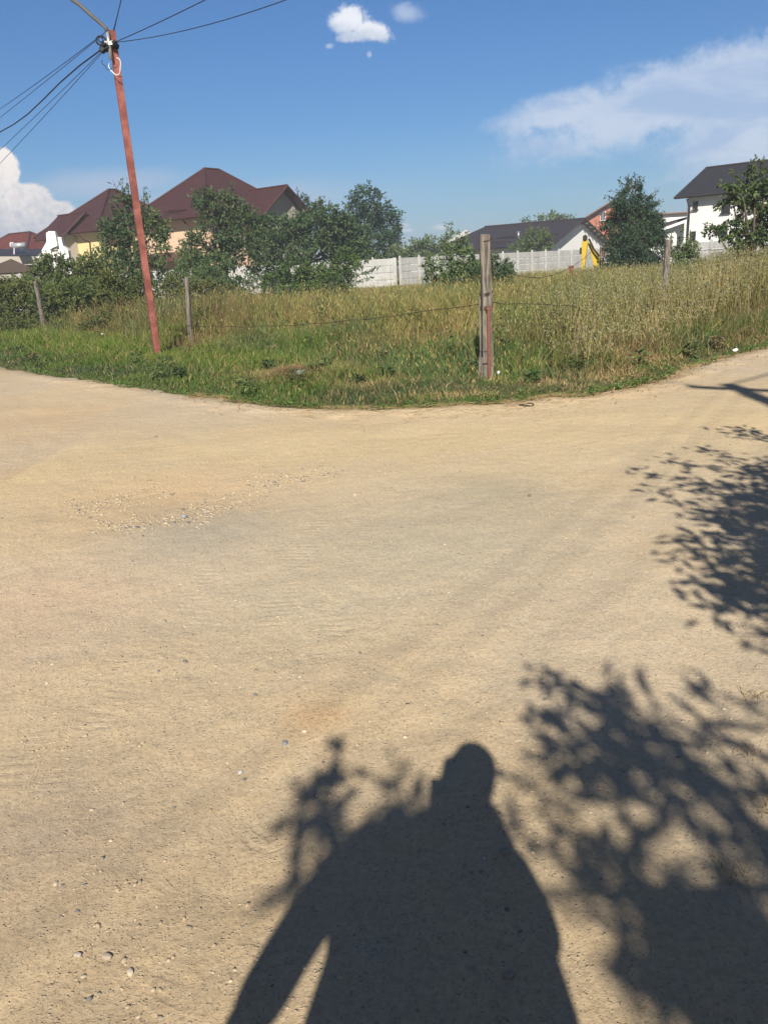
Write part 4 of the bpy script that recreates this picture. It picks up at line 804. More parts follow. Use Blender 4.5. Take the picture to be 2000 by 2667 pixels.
# ------------------------------------------------------------------ houses
def rot2(v): return np.array([-v[1], v[0]])
class House:
    def __init__(s, name, label, Nn, a, la, b, lb, group='houses beyond the concrete fence'):
        s.N = np.array(Nn[:2], float); s.a = np.array(a, float) / np.linalg.norm(a); s.b = np.array(b, float) / np.linalg.norm(b); s.la = la; s.lb = lb
        c = s.N; s.root = empty(name, (c[0], c[1], 0), label, 'house', group)
    def pt(s, u, v, z): q_ = s.N + s.a * u + s.b * v; return np.array([q_[0], q_[1], z])
    def walls(s, z, m, u0=0, u1=None, v0=0, v1=None, z0=0, name='wall', gable=None):
        u1 = s.la if u1 is None else u1; v1 = s.lb if v1 is None else v1; b = B(); c = [(u0, v0), (u1, v0), (u1, v1), (u0, v1)]
        for i in range(4):
            j = (i + 1) % 4; b.poly([s.pt(*c[i], z0), s.pt(*c[j], z0), s.pt(*c[j], z), s.pt(*c[i], z)])
        b.poly([s.pt(*q_, z) for q_ in c])
        if gable:        # ('u' ridge along a / 'v' ridge along b, peak z)
            ax, zp = gable
            if ax == 'u':
                for u in (u0, u1): b.poly([s.pt(u, v0, z), s.pt(u, v1, z), s.pt(u, (v0 + v1) / 2, zp)])
            else:
                for v in (v0, v1): b.poly([s.pt(u0, v, z), s.pt(u1, v, z), s.pt((u0 + u1) / 2, v, zp)])
        return b.build(name, m, s.root)
    def hip(s, ze, zp, oh, m, mf, axis='b', ridge=2.0, rshift=0.0):
        u0, u1, v0, v1 = -oh, s.la + oh, -oh, s.lb + oh; cu_, cv_ = (u0 + u1) / 2, (v0 + v1) / 2 + rshift
        if axis == 'b': r0, r1 = (cu_, cv_ - ridge / 2), (cu_, cv_ + ridge / 2)
        else: r0, r1 = (cu_ - ridge / 2, cv_), (cu_ + ridge / 2, cv_)
        R0, R1 = s.pt(*r0, zp), s.pt(*r1, zp); c = [s.pt(u0, v0, ze), s.pt(u1, v0, ze), s.pt(u1, v1, ze), s.pt(u0, v1, ze)]
        b = B(); th = .08
        if axis == 'b':
            b.slab([c[0], c[1], R0], th, c[1] - c[0]); b.slab([c[1], c[2], R1, R0], th, c[2] - c[1]); b.slab([c[2], c[3], R1], th, c[3] - c[2]); b.slab([c[3], c[0], R0, R1], th, c[0] - c[3]); hips = [(c[0], R0), (c[1], R0), (c[2], R1), (c[3], R1), (R0, R1)]
        else:
            b.slab([c[0], c[1], R1, R0], th, c[1] - c[0]); b.slab([c[1], c[2], R1], th, c[2] - c[1]); b.slab([c[2], c[3], R0, R1], th, c[3] - c[2]); b.slab([c[3], c[0], R0], th, c[0] - c[3]); hips = [(c[0], R0), (c[3], R0), (c[1], R1), (c[2], R1), (R0, R1)]
        rf = b.build('roof', m, s.root); h = B()
        for (p, q_) in hips: h.tube([p + [0, 0, .02], q_ + [0, 0, .03]], .10, 6)
        h.build('ridge_cap', mf, rf); f = B()
        for i in range(4): f.tube([c[i] - [0, 0, .05], c[(i + 1) % 4] - [0, 0, .05]], .085, 6)
        f.build('gutter', mf, rf); sf = B(); sf.poly([q_ - [0, 0, .16] for q_ in c]); sf.build('soffit', M_soffit, rf)
        return rf
    def gable_roof(s, ze, zp, oh, m, mf, ridge='u', ohg=.6, name='roof', u0=0, u1=None, v0=0, v1=None, hip_end=0.0, th=.12):
        u1 = s.la if u1 is None else u1; v1 = s.lb if v1 is None else v1
        if ridge == 'u':
            mid = (v0 + v1) / 2; k = (zp - ze) / (mid - v0); zo = ze - oh * k; b = B(); U0, U1 = u0 - ohg, u1 + (ohg if not hip_end else oh); UR = U1 - hip_end if hip_end else U1
            b.slab([s.pt(U0, v0 - oh, zo), s.pt(U1, v0 - oh, zo), s.pt(UR, mid, zp), s.pt(U0, mid, zp)], th, s.pt(U1, v0, 0) - s.pt(U0, v0, 0)); b.slab([s.pt(U0, v1 + oh, zo), s.pt(U1, v1 + oh, zo), s.pt(UR, mid, zp), s.pt(U0, mid, zp)], th, s.pt(U1, v0, 0) - s.pt(U0, v0, 0))
            if hip_end: b.slab([s.pt(U1, v0 - oh, zo), s.pt(U1, v1 + oh, zo), s.pt(UR, mid, zp)], th, s.pt(0, 1, 0) - s.pt(0, 0, 0))
            rf = b.build(name, m, s.root); f = B(); f.tube([s.pt(U0, mid, zp + .02), s.pt(UR, mid, zp + .02)], .09, 6); f.tube([s.pt(U0, v0 - oh, zo - .06), s.pt(U1, v0 - oh, zo - .06)], .08, 6)
            for v in (v0 - oh, v1 + oh): f.tube([s.pt(U0, v, zo - .05), s.pt(U0, mid, zp - .03)], .10, 4)
            f.build('fascia', mf, rf)
        else:
            mid = (u0 + u1) / 2; k = (zp - ze) / (mid - u0); zo = ze - oh * k; b = B(); V0, V1 = v0 - ohg, v1 + ohg
            for u in (u0 - oh, u1 + oh): b.slab([s.pt(u, V0, zo), s.pt(u, V1, zo), s.pt(mid, V1, zp), s.pt(mid, V0, zp)], th, s.pt(0, V1, 0) - s.pt(0, V0, 0))
            rf = b.build(name, m, s.root); f = B(); f.tube([s.pt(mid, V0, zp + .02), s.pt(mid, V1, zp + .02)], .09, 6)
            for u in (u0 - oh, u1 + oh): f.tube([s.pt(u, V0, zo - .05), s.pt(mid, V0, zp - .03)], .10, 4); f.tube([s.pt(u, V0, zo - .05), s.pt(u, V1, zo - .05)], .07, 6)
            f.build('fascia', mf, rf)
        return rf
    def on_wall(s, side, px, py):
        """photo pixel -> wall coordinate (t along, z) on wall side 'a' (v=0) or 'b' (u=0)"""
        d = ray(px, py); n_ = s.b if side == 'a' else s.a; o = np.array([0., 0.]); k = ((s.N - o) @ n_) / (d[:2] @ n_); p = d[:2] * k
        return ((p - s.N) @ (s.a if side == 'a' else s.b)), EYE + d[2] * k
    def window(s, side, box, mf=None, mg=None, depth=.06, off=0.0):
        (x0, y0, x1, y1) = box; t0, z1 = s.on_wall(side, x0, y0); t1, z0 = s.on_wall(side, x1, y1); t0, t1 = min(t0, t1), max(t0, t1); z0, z1 = min(z0, z1), max(z0, z1); tm, zm = (t0 + t1) / 2, (z0 + z1) / 2
        A, Bn = (s.a, s.b) if side == 'a' else (s.b, s.a); c = s.N + A * tm - Bn * (.02 + off); ax = [[A[0], A[1], 0], [Bn[0], Bn[1], 0], [0, 0, 1]]; w_, h_ = t1 - t0, z1 - z0
        b = B(); fr = .08
        for (dx, dz, sx, sz) in ((-(w_ - fr) / 2, 0, fr, h_), ((w_ - fr) / 2, 0, fr, h_), (0, (h_ - fr) / 2, w_ - 2 * fr, fr), (0, -(h_ - fr) / 2, w_ - 2 * fr, fr), (0, 0, .06, h_ - 2 * fr)):
            b.box((c[0] + A[0] * dx, c[1] + A[1] * dx, zm + dz), sx, .10, sz, ax)
        wd_ = b.build('window', mf or M_frame, s.root); g = B(); g.box((c[0], c[1], zm), w_ - .02, .03, h_ - .02, ax); g.build('pane', mg or M_glass, wd_)
        sl = B(); q_ = c - Bn * .05; sl.box((q_[0], q_[1], z0 - .04), w_ + .16, .2, .05, ax); sl.build('sill', M_fascia, wd_)
A_, B_ = (-.8, .6), (.6, .8)
# large peach house
NN = P(515, 562, 64.0); h2 = House('family_house', 'two-storey peach house with a large brown hip roof behind the trees', (NN[0] + .55, NN[1] + .75), A_, 9.2, B_, 10.5)
zE = NN[2]; zP = P(566, 439, 71.5)[2]
h2.walls(zE - .15, M_peach); h2.hip(zE, zP, .85, M_roofbrown, M_redfascia, 'b', 1.6, .1)
# cross gable on the right face
gc = h2.on_wall('b', 736, 500); 
NNg = P(736, 484, 67.5)
w_ = House('wing', 'x', (h2.pt(-1.5, 4.6, 0)[:2]), A_, 7.0, B_, 4.8); w_.root.parent = h2.root; w_.root.location = Vector((w_.N[0], w_.N[1], 0)) - h2.root.location; 
for k_ in ('label', 'category', 'group'): del w_.root[k_]
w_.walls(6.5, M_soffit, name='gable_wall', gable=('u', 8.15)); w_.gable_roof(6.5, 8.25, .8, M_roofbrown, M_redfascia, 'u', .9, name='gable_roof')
b = B(); p0 = h2.pt(1.2, -.95, 3.4)
b.slab([h2.pt(1.0, -1.9, 2.75), h2.pt(9.0, -1.9, 2.75), h2.pt(9.0, -.02, 3.5), h2.pt(1.0, -.02, 3.5)], .08, h2.pt(1, 0, 0) - h2.pt(0, 0, 0)); b.build('porch_roof', M_roofbrown, h2.root)
h2.window('a', (470, 610, 492, 640)) if False else None
h2.window('b', (556, 596, 566, 611)); b = B(); b.tube([P(474, 568, 66.0), P(482, 580, 65.6), P(500, 594, 65.2), P(501, 660, 65.2)], .07, 6); b.build('downpipe', M_redfascia, h2.root)
b = B()
for (x0, x1, y0) in ((430, 468, 552), (440, 485, 548)): b.tube([P(x0, y0, 66.9), P(x1, y0 - 2, 66.0)], .05, 4)
b.build('snow_guard', M_redfascia, h2.root)
# left cream house
N1 = P(236, 600, 70.0); h1 = House('family_house', 'yellow house with a brown hip roof and a small side dormer, behind the left bushes', (N1[0] + .5, N1[1] + .7), A_, 8.0, B_, 9.5)
z1 = N1[2]; h1.walls(z1 - .15, M_yellow); h1.hip(z1, P(297, 494, 77)[2], .8, M_roofbrown, M_redfascia, 'b', .8, .2)
w1 = House('dormer', 'x', h1.pt(3.4, -1.2, 0)[:2], A_, 3.2, B_, 4.2); w1.root.parent = h1.root; w1.root.location = Vector((w1.N[0], w1.N[1], 0)) - h1.root.location
for k_ in ('label', 'category', 'group'): del w1.root[k_]
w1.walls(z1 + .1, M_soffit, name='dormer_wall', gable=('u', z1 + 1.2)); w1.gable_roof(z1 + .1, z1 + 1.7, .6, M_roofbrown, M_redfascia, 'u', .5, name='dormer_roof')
b = B(); b.tube([P(208, 610, 69.0), P(216, 622, 69.0), P(235, 632, 69.2), P(238, 665, 69.2)], .07, 6); b.build('downpipe', M_redfascia, h1.root)
cs_ = empty('garden_stove', (*P(140, 700, 62)[:2], 0), 'stepped white masonry chimney wall left of the yellow house', 'chimney'); c_ = P(140, 700, 62)
b = B(); pts = [P(x_, y_, 62) for x_, y_ in ((90, 700), (97, 672), (108, 655), (122, 630), (121, 606), (143, 602), (146, 616), (160, 618), (165, 640), (178, 652), (185, 700))]; pts[0][2] = 0; pts[-1][2] = 0
b.prism(pts, (0, .5, 0)); b.build('masonry', M_white, cs_)
b = B(); b.box(P(140, 628, 61.9), .35, .08, 1.3); b.build('flue_niche', M_soffit, cs_); b = B(); b.prism([P(126, 602, 61.7), P(144, 602, 61.7), P(150, 640, 61.7), P(128, 650, 61.7)], (0, .28, 0)); b.build('flue', M_white, cs_)
# far-left red roof house with solar boiler
N0 = P(60, 645, 88); h0 = House('family_house', 'low house with a red tiled hip roof and a solar boiler, far left', (N0[0], N0[1]), (-.85, .53), 13, (.53, .85), 9)
h0.walls(3.6, M_soffit); h0.hip(3.7, P(55, 607, 95)[2], .8, M_roofred, M_redfascia, 'a', 4.0)
b = B(); b.slab([P(-60, 668, 80), P(118, 668, 80), P(112, 648, 84), P(-60, 648, 84)], .1); b.build('porch_roof', M_roofdark, h0.root)
b = B(); b.prism([P(0, 668, 79.5), P(-60, 690, 79.5), P(118, 690, 79.5), P(112, 668, 79.5)], (0, .3, 0)); b.build('porch_wall', M_soffit, h0.root)
sh_ = empty('solar_boiler', P(50, 660, 79), 'solar water heater with a silver tank on the red roof', 'solar heater'); b = B(); b.tube([P(32, 640.5, 79), P(67, 638.5, 79)], .26, 14); b.build('tank', M_tank, sh_, smooth=True)
b = B(); b.slab([P(36, 647, 78.8), P(68, 645, 78.8), P(69, 658, 78.2), P(38, 660, 78.2)], .08); b.build('tube_panel', M_solar, sh_); b = B(); b.tube([P(27, 633, 79), P(36, 632.5, 79)], .05, 5); b.tube([P(28, 633, 79), P(28, 642, 79)], .05, 5); b.tube([P(38, 646, 78.9), P(38, 662, 78.0)], .05, 5); b.build('bracket', M_whitecable, sh_)
# brown canopy
cn = P(30, 700, 46); cp = empty('garden_canopy', (cn[0], 46, 0), 'brown peaked canopy roof low at the left edge', 'canopy'); b = B(); zc = P(40, 709, 46)[2]; pk = P(30, 674, 47.5)
cc_ = [P(-70, 712, 45.2), P(100, 707, 45.2), P(95, 700, 49.5), P(-70, 704, 49.5)]; cc_ = [np.array([p[0], p[1], zc]) for p in cc_]
for i in range(4): b.slab([cc_[i], cc_[(i + 1) % 4], pk], .05)
b.build('canopy_roof', M_canvas, cp)
for i in range(4): b = B(); b.tube([(cc_[i][0] * .99, cc_[i][1], 0), cc_[i] - [0, 0, .05]], .05, 6); b.build('canopy_leg', M_dark, cp)
# dark barn-like house
N3 = P(1433, 636, 85.0); h3 = House('bungalow', 'single-storey white gabled house with a long dark brown metal roof', N3, (-.79, .61), 14.5, (.61, .79), 14.4)
zp3 = P(1508, 570, 90.8)[2]; h3.walls(2.95, M_white, gable=('u', zp3 - .15)); h3.gable_roof(2.95, zp3, .6, M_roofdark, M_fascia, 'u', .7, hip_end=3.2)
b = B(); f0 = P(1350, 620, 88); b.tube([P(1350, 622, 89.0), P(1349.5, 604, 89.0)], .12, 8); b.build('flue_pipe', M_galv, h3.root, smooth=True); b = B(); b.tube([P(1349.5, 606, 89.0), P(1349.5, 603, 89.0)], .18, 8); b.build('flue_cap', M_galv, h3.root)
b = B()
for (x0, x1, y0, y1) in ((1295, 1340, 620, 617), (1357, 1400, 614, 611), (1405, 1452, 612, 609), (1280, 1330, 631, 629)):
    b.tube([P(x0, y0, 88.0 if y0 > 625 else 88.6), P(x1, y1, 86.2 if y0 > 625 else 86.6)], .07, 4)
b.build('snow_guard', M_fascia, h3.root)
for t_ in np.linspace(.1, .9, 6):
    b = B(); b.box(h3.pt(-.4, 14.4 * .5 * (1 + t_), zp3 - (zp3 - 2.95) * t_ - .28), .7, .1, .14, [[-.79, .61, 0], [.61, .79, 0], [0, 0, 1]]); b.build('eave_rafter', M_timber, h3.root)
# orange brick house
N4 = P(1512, 640, 118); h4 = House('brick_house', 'orange brick house with a brown gable roof behind the locust tree', (N4[0], N4[1]), (.25, .97), 12, (.97, -.25), 8.4)
zp4 = P(1585, 528, 117)[2]; h4.walls(6.3, M_brick, gable=('u', zp4)); h4.gable_roof(6.3, zp4 + .2, .8, M_roofbrown, M_timber, 'u', .9)
h4.window('b', (1563, 550, 1575, 575), M_wframe)
h4b = House('brick_house', 'far house with a plain red tile roof glimpsed left of the white house', P(1705, 640, 105), (-.2, 1), 9, (1, -.1), 12); h4b.walls(6.0, M_white); h4b.gable_roof(6.0, P(1745, 556, 109)[2], .5, M_roofred, M_timber, 'v', .5, u0=0, u1=9)
# white house on the right
W5 = P(1783, 640, 60.0); h5 = House('family_house', 'tall white house with an anthracite roof at the right edge', (W5[0], 60.0), (.72, -.69), 17, (.69, .72), 9.6)
z5 = P(1758, 518, 60.3)[2]; zr5 = P(1830, 438, 63.8)[2]
h5.walls(z5 + .35, M_white, gable=('u', zr5 - .1)); h5.gable_roof(z5 + .35, zr5, .6, M_roofgrey, M_fascia, 'u', .75, th=.16)
for bx in ((1805, 525, 1816, 545), (1881, 518, 1900, 553), (1798, 603, 1810, 628), (1874, 598, 1892, 627), (1955, 590, 1975, 620), (1950, 510, 1972, 548)): h5.window('a', bx)
b = B(); b.tube([h5.pt(.15, -.5, z5 - .1), h5.pt(.2, -.12, z5 - .7), h5.pt(.2, -.12, .3)], .07, 8); b.build('downpipe', M_fascia, h5.root, smooth=True)
b = B(); b.tube([P(1806, 544, 59.0), P(1800, 552, 58.6)], .04, 5); b.tube([P(1800, 551, 58.6), P(1799, 555, 58.6)], .10, 8); b.build('satellite_dish', M_greymetal, h5.root)
an = House('annex', 'low white annex with a lean-to roof and tile-red edge beside the white house', P(1778, 640, 62.0), (-.98, .2), 2.7, (.2, .98), 7); k1, k2 = P(1779, 566, 62)[2], P(1722, 604, 62)[2]
an.walls(k2 - .5, M_white); b = B(); b.poly([an.pt(0, 0, k2 - .5), an.pt(2.7, 0, k2 - .5), an.pt(2.7, 0, k2 - .25), an.pt(0, 0, k1 - .4)]); b.build('gable_wall', M_white, an.root)
b = B(); b.slab([an.pt(-.05, -.8, k1), an.pt(3.1, -.8, k2), an.pt(3.1, 7.3, k2), an.pt(-.05, 7.3, k1)], .16, an.pt(0, 1, 0) - an.pt(0, 0, 0)); b.build('roof', M_roofdark, an.root)
# far roofs and pole near the barn
h6 = House('bungalow', 'small far dark roof left of the long dark brown roof', P(1215, 660, 130), (-1, .1), 9, (.1, 1), 8); h6.walls(2.9, M_white); h6.gable_roof(2.9, P(1210, 650 - 18, 130)[2], .5, M_roofdark, M_fascia, 'u', .5)
fp = P(1186, 660, 120); fpole = empty('utility_pole', (fp[0], 120, 0), 'far concrete utility pole with crossbars left of the dark barn roof', 'utility pole'); b = B(); ft_ = P(1186, 602, 120); b.tube([(fp[0], 120, 0), (fp[0], 120, ft_[2])], .2, 6, .14); b.build('pole_shaft', M_conc, fpole)
b = B()
for dz in (.3, .9): b.box((fp[0], 120, ft_[2] - dz), 1.4, .12, .12)
b.build('cross_arm', M_dark, fpole)
cable(sagline(ft_, P(1260, 608, 150), .3), .05, 'far power line right of the distant utility pole', 'far power lines'); cable(sagline(ft_, P(1080, 630, 90), .3), .035, 'far power line left of the distant utility pole', 'far power lines')

# ------------------------------------------------------------------ yellow digger arm
De = 40.0; dg = empty('digger', (*P(1545, 700, De)[:2], 0), 'folded yellow digger arm rising above the grass, paint chipped', 'digger')
def slabpoly(pxs, name, m, th=.3, dD=0): b = B(); b.prism([P(x_, y_, De + dD) for x_, y_ in pxs], (th * .36, th, 0)); return b.build(name, m, dg, bevel=.02)
slabpoly([(1514, 704), (1514, 640), (1517, 621), (1522, 617), (1528, 620), (1530, 632), (1526, 660), (1521, 704)], 'dipper_arm', M_yel)
slabpoly([(1530, 634), (1536, 634), (1552, 662), (1562, 676), (1559, 688), (1551, 703), (1545, 703), (1544, 684), (1536, 656)], 'boom', M_yel, .34, .1)
b = B(); b.tube([P(1533, 622, De - .1), P(1545, 648, De - .1), P(1560, 668, De - .1)], .05, 6); b.tube([P(1512, 645, De), P(1511, 662, De)], .05, 6); b.tube([P(1523, 618, De - .1), P(1523, 618, De + .5)], .12, 8); b.build('hydraulic_ram', M_dark, dg)
b = B(); c_ = P(1655, 735, De + 1); b.box((c_[0], De + 1.5, .55), 2.0, 1.2, .35); b.box((c_[0] - .2, De + 1.5, .85), .9, 1.0, .25); b.build('chassis', M_yel, dg, bevel=.05)
for dx in (-.9, .9): b = B(); b.tube([(c_[0] + dx, De + .9, .42), (c_[0] + dx, De + 2.1, .42)], .42, 16); b.build('wheel', M_dark, dg)
b = B(); b.prism([P(1541, 702, De), P(1560, 700, De), P(1562, 712, De), P(1548, 722, De)], (0, .5, 0)); b.build('bucket', M_dark, dg)
wp = empty('timber_shed', (*P(1575, 700, 47)[:2], 0), 'rickety timber frame behind the digger arm and the locust tree', 'shed')
for x_ in (1564, 1571, 1590, 1618): b = B(); p_ = P(x_, 640 + (x_ % 7), 47); b.tube([(p_[0], 47, 0), p_], .06, 5); b.build('shed_post', M_timber, wp)
b = B(); b.slab([P(1560, 668, 46), P(1625, 664, 46), P(1625, 660, 49), P(1562, 664, 49)], .08); b.build('shed_roof', M_wood, wp)

# ------------------------------------------------------------------ litter
def crumple(name, p, r, m, lab, cat, flat=.5, dz=.03):
    g = G(*p); bm = bmesh.new(); bmesh.ops.create_icosphere(bm, subdivisions=3, radius=r)
    for v in bm.verts: k_ = 1 + .55 * (float(fbm(v.co.x / r * 1.5 + p[0], v.co.y / r * 1.5 + v.co.z / r, 1.4, 3)) - .5) * 2; v.co = Vector((v.co.x * k_ * 1.5, v.co.y * k_, v.co.z * k_ * flat))
    me = bpy.data.meshes.new(name); bm.to_mesh(me); bm.free(); o = link(name, me, m); o.location = (g[0], g[1], dz + max(float(soil_z(g[0], g[1])), float(road_z(g[0], g[1])))); o.rotation_euler = (.2, -.3, .5); return tag(o, lab, cat)
crumple('plastic_bottle', (783, 1000), .045, M_plastic, 'crushed clear plastic bottle in the brown dry patch of the verge', 'bottle', .6, .14)
g = G(768, 992); n = 2600; x = g[0] + rng.normal(0, .22, n); y = g[1] + rng.normal(0, .30, n); v, fq, ft, cc, _ = blades(x, y, soil_z(x, y) + .10 * np.exp(-((x - g[0]) ** 2 + (y - g[1]) ** 2) / .08), rng.uniform(.06, .2, n), np.full(n, .009), rng.uniform(.8, 2.2, n), jit((.22, .14, .085), n, .35), jit((.34, .22, .13), n, .3), 3)
V, fl, C = merge([(v, fq, ft, cc)]); tag(link('dry_grass_heap', np_mesh('dry_grass_heap', V, fl, C), M_grass), 'small heap of brown withered grass on the green verge around the crushed bottle', 'dry grass', kind='stuff')
crumple('paper_scrap', (1912, 930), .028, M_paper, 'crumpled white paper scrap on the dirt rim at the right', 'paper', .6, .08)
crumple('paper_scrap', (1298, 1002), .013, M_paper, 'small white scrap standing in grass right of the corner post', 'paper', 1.6, .14)
crumple('paper_scrap', (272, 900), .018, M_paper, 'tiny pale yellow scrap in the bright green verge left of the red pole', 'paper', .6, .25)
g = G(1370, 1062); b = B(); b.tube([(g[0] + math.cos(a) * .075, g[1] + math.sin(a) * .05, .03 + .01 * math.sin(2 * a)) for a in np.linspace(0, 6.28, 20)], .008, 6); tag(b.build('rubber_ring', M_dark), 'dark rubber ring lying on the straw at the road lip', 'ring')

# ------------------------------------------------------------------ tree behind the photographer (throws the leaf shadows)
Sd = -LIGHT
tr_root = empty('shade_tree', (3.1, -2.6, 0), 'leafy tree outside the picture behind the photographer, seen only as dappled shadow', 'tree')
tb = B(); LP = []; LD = []
trunk_top = np.array([2.9, -2.5, 2.3]); tb.tube([(3.1, -2.6, -.1), (3.05, -2.55, 1.2), trunk_top], .13, 10, .09)
def lift(px, py, z): g = G(px, py); return g + Sd * (z / Sd[2])
def spray(px0, py0, px1, py1, z, m, leaf=.075, bend=.15, spread=.05, main=False):
    a = lift(px0, py0, z); e = lift(px1, py1, z + .15); mid = (a + e) / 2 + np.array([rng.normal(0, bend), rng.normal(0, bend), bend * .5])
    pts = [a * (1 - t) ** 2 + mid * 2 * t * (1 - t) + e * t * t for t in np.linspace(0, 1, 7)]; tb.tube(pts, .012 if not main else .02, 5, .003)
    f = rng.random(m); P_ = np.array([a * (1 - t) ** 2 + mid * 2 * t * (1 - t) + e * t * t for t in f]) + rng.normal(0, spread, (m, 3)); d = (e - a)[None] / np.linalg.norm(e - a) * .6 + rng.normal(0, .6, (m, 3)); d[:, 2] -= .3
    LP.append(P_); LD.append(d)
# far dapple at the right edge
for (x0, y0, x1, y1) in ((2100, 1260, 1720, 1200), (2100, 1330, 1660, 1228), (2100, 1320, 1650, 1262), (2100, 1370, 1740, 1300), (2080, 1180, 1870, 1125), (2080, 1150, 1920, 1118), (2100, 1420, 1760, 1400), (2100, 1450, 1780, 1440), (2100, 1500, 1800, 1480), (2100, 1560, 1830, 1590), (2100, 1520, 1830, 1530), (2080, 1250, 1830, 1170), (2120, 1400, 1850, 1350), (2100, 1300, 1800, 1255), (2120, 1620, 1960, 1640), (2100, 1600, 1900, 1560)):
    spray(x0, y0, x1, y1, random.uniform(2.1, 2.6), 60, .085, .12, .055)
for i in range(22): x0 = random.uniform(1900, 2150); y0 = random.uniform(1200, 1520); spray(x0 + 60, y0, x0 - 60, y0 + 30, random.uniform(2.1, 2.8), 60, .09, .1, .08)
tb.tube([trunk_top, lift(2150, 1380, 2.4) * .5 + trunk_top * .5 + [0.1, 0, .3], lift(2110, 1370, 2.4)], .05, 6, .02)
# near dapple
for (x0, y0, x1, y1, m) in ((1700, 2100, 1440, 1765, 36), (1720, 2050, 1490, 1800, 34), (1680, 2050, 1450, 1900, 26), (1640, 2150, 1470, 2000, 20), (1900, 2050, 1560, 1810, 46), (1950, 2120, 1640, 1830, 40), (2050, 2250, 1750, 1860, 40), (2100, 2300, 1850, 1980, 44),
                         (1750, 2150, 1500, 1960, 60), (1850, 2200, 1600, 1950, 56), (1700, 2300, 1480, 2080, 36), (1690, 2450, 1570, 2250, 30), (1800, 2350, 1580, 2150, 50), (1900, 2500, 1670, 2330, 40), (2000, 2400, 1760, 2250, 40), (2050, 2600, 1800, 2450, 56),
                         (1950, 2650, 1780, 2480, 50), (2100, 2700, 1870, 2600, 60), (1900, 2750, 1760, 2600, 50), (2000, 2550, 1900, 2350, 26), (2100, 2100, 1900, 1850, 14), (2050, 1950, 1810, 1790, 10), (2080, 2000, 1900, 1830, 14), (2100, 2450, 1960, 2250, 24), (1980, 2700, 1900, 2650, 50), (1820, 2700, 1750, 2560, 34)):
    spray(x0, y0, x1, y1, random.uniform(2.6, 3.3), int(m * 1.22), .08, .15, .048)
for (x0, y0, x1, y1, m) in ((900, 2220, 860, 1975, 16), (900, 2200, 830, 2050, 14), (960, 2220, 800, 2150, 14), (1070, 2160, 1045, 2010, 9), (1080, 2180, 1100, 2080, 9), (1040, 2200, 1030, 2100, 8), (860, 2300, 740, 2330, 12), (800, 2350, 730, 2390, 8), (880, 2250, 770, 2250, 9), (1340, 2100, 1350, 2060, 3)):
    spray(x0, y0, x1, y1, random.uniform(2.6, 3.1), int(m * 1.5), .07, .1, .03)
for tgt in ((1750, 2250), (1850, 2600), (950, 2350), (1900, 2050)):
    e = lift(*tgt, 3.1); tb.tube([trunk_top, trunk_top * .5 + e * .5 + [0, 0, .35], e], .045, 6, .012)
tb.tube([lift(1400, 2400, 3.2), lift(1100, 2450, 3.3), lift(900, 2260, 3.2)], .014, 5, .006)
p = np.concatenate(LP); d = np.concatenate(LD); d /= np.linalg.norm(d, axis=1)[:, None]; n = len(p)
# extra crown mass well behind so the tree is a whole tree
pc_ = trunk_top + [.6, -1.2, 1.6] + rng.normal(0, 1, (2600, 3)) * [.9, .8, .6]; keepc = (pc_[:, 1] + 0 < -3.2); pc_ = pc_[keepc]
up = rng.normal(0, .5, (n, 3)) + [0, -.2, 1]
V, Fc = diamonds(p, d, up, .10 * rng.uniform(.7, 1.3, n), .036 * rng.uniform(.8, 1.25, n))
tb.build('trunk', M_bark, tr_root, smooth=True); link('crown', np_mesh('crown', V, [Fc], np.repeat(jit(MDL, n, .2), 4, 0)), M_leaf, tr_root)
# check: nothing of it in view
vv = p - [0, 0, EYE]; zz = vv @ _F; ix = CX + F_PX * (vv @ _R) / zz; iy = CY - F_PX * (vv @ _U) / zz; print('leaves in view:', int(((zz > .05) & (ix > 0) & (ix < 2000) & (iy > 0) & (iy < 2667)).sum()))

# ------------------------------------------------------------------ photographer
man = empty('person', (-.02, -.27, 0), 'standing photographer holding a phone up, seen as the long shadow in front', 'person')
def skin(name, nodes, edges, m, parent, sub=2, root=0):
    me = bpy.data.meshes.new(name); me.from_pydata([n_[:3] for n_ in nodes], edges, []); o = link(name, me, m, parent)
    md = o.modifiers.new('skin', 'SKIN'); md.use_smooth_shade = True; sv = me.skin_vertices[0].data
    for i, n_ in enumerate(nodes): r = n_[3]; sv[i].radius = r if isinstance(r, tuple) else (r, r)
    sv[root].use_root = True; ss = o.modifiers.new('sub', 'SUBSURF'); ss.levels = sub; ss.render_levels = sub; return o
HS = 1.12
bd = [(-.03, -.28, 1.00, (.155, .11)), (-.03, -.28, 1.20, (.145, .11)), (-.035, -.28, 1.40, (.165, .115)), (0.0, -.27, 1.53, (.085, .07)), (.04, -.265, 1.58, (.064, .064)), (.07, -.25, 1.665, (.074, .086)), (.08, -.245, 1.735, (.086, .100)), (.083, -.25, 1.775, (.058, .068)), (.083, -.25, 1.803, (.028, .032)),
      (-.24, -.28, 1.495, (.062, .062)), (-.355, -.27, 1.34, .052), (-.455, -.26, 1.11, .045), (-.50, -.20, .90, .036), (-.49, -.17, .83, .024),
      (.12, -.27, 1.47, (.062, .062)), (.185, -.25, 1.30, .052), (.205, -.20, 1.18, .044), (.12, -.10, 1.31, .034), (.045, -.055, 1.395, .024),
      (-.12, -.28, .90, .092), (-.13, -.26, .50, .062), (-.14, -.29, .10, .042), (.06, -.28, .90, .092), (.08, -.26, .50, .062), (.09, -.29, .10, .042)]
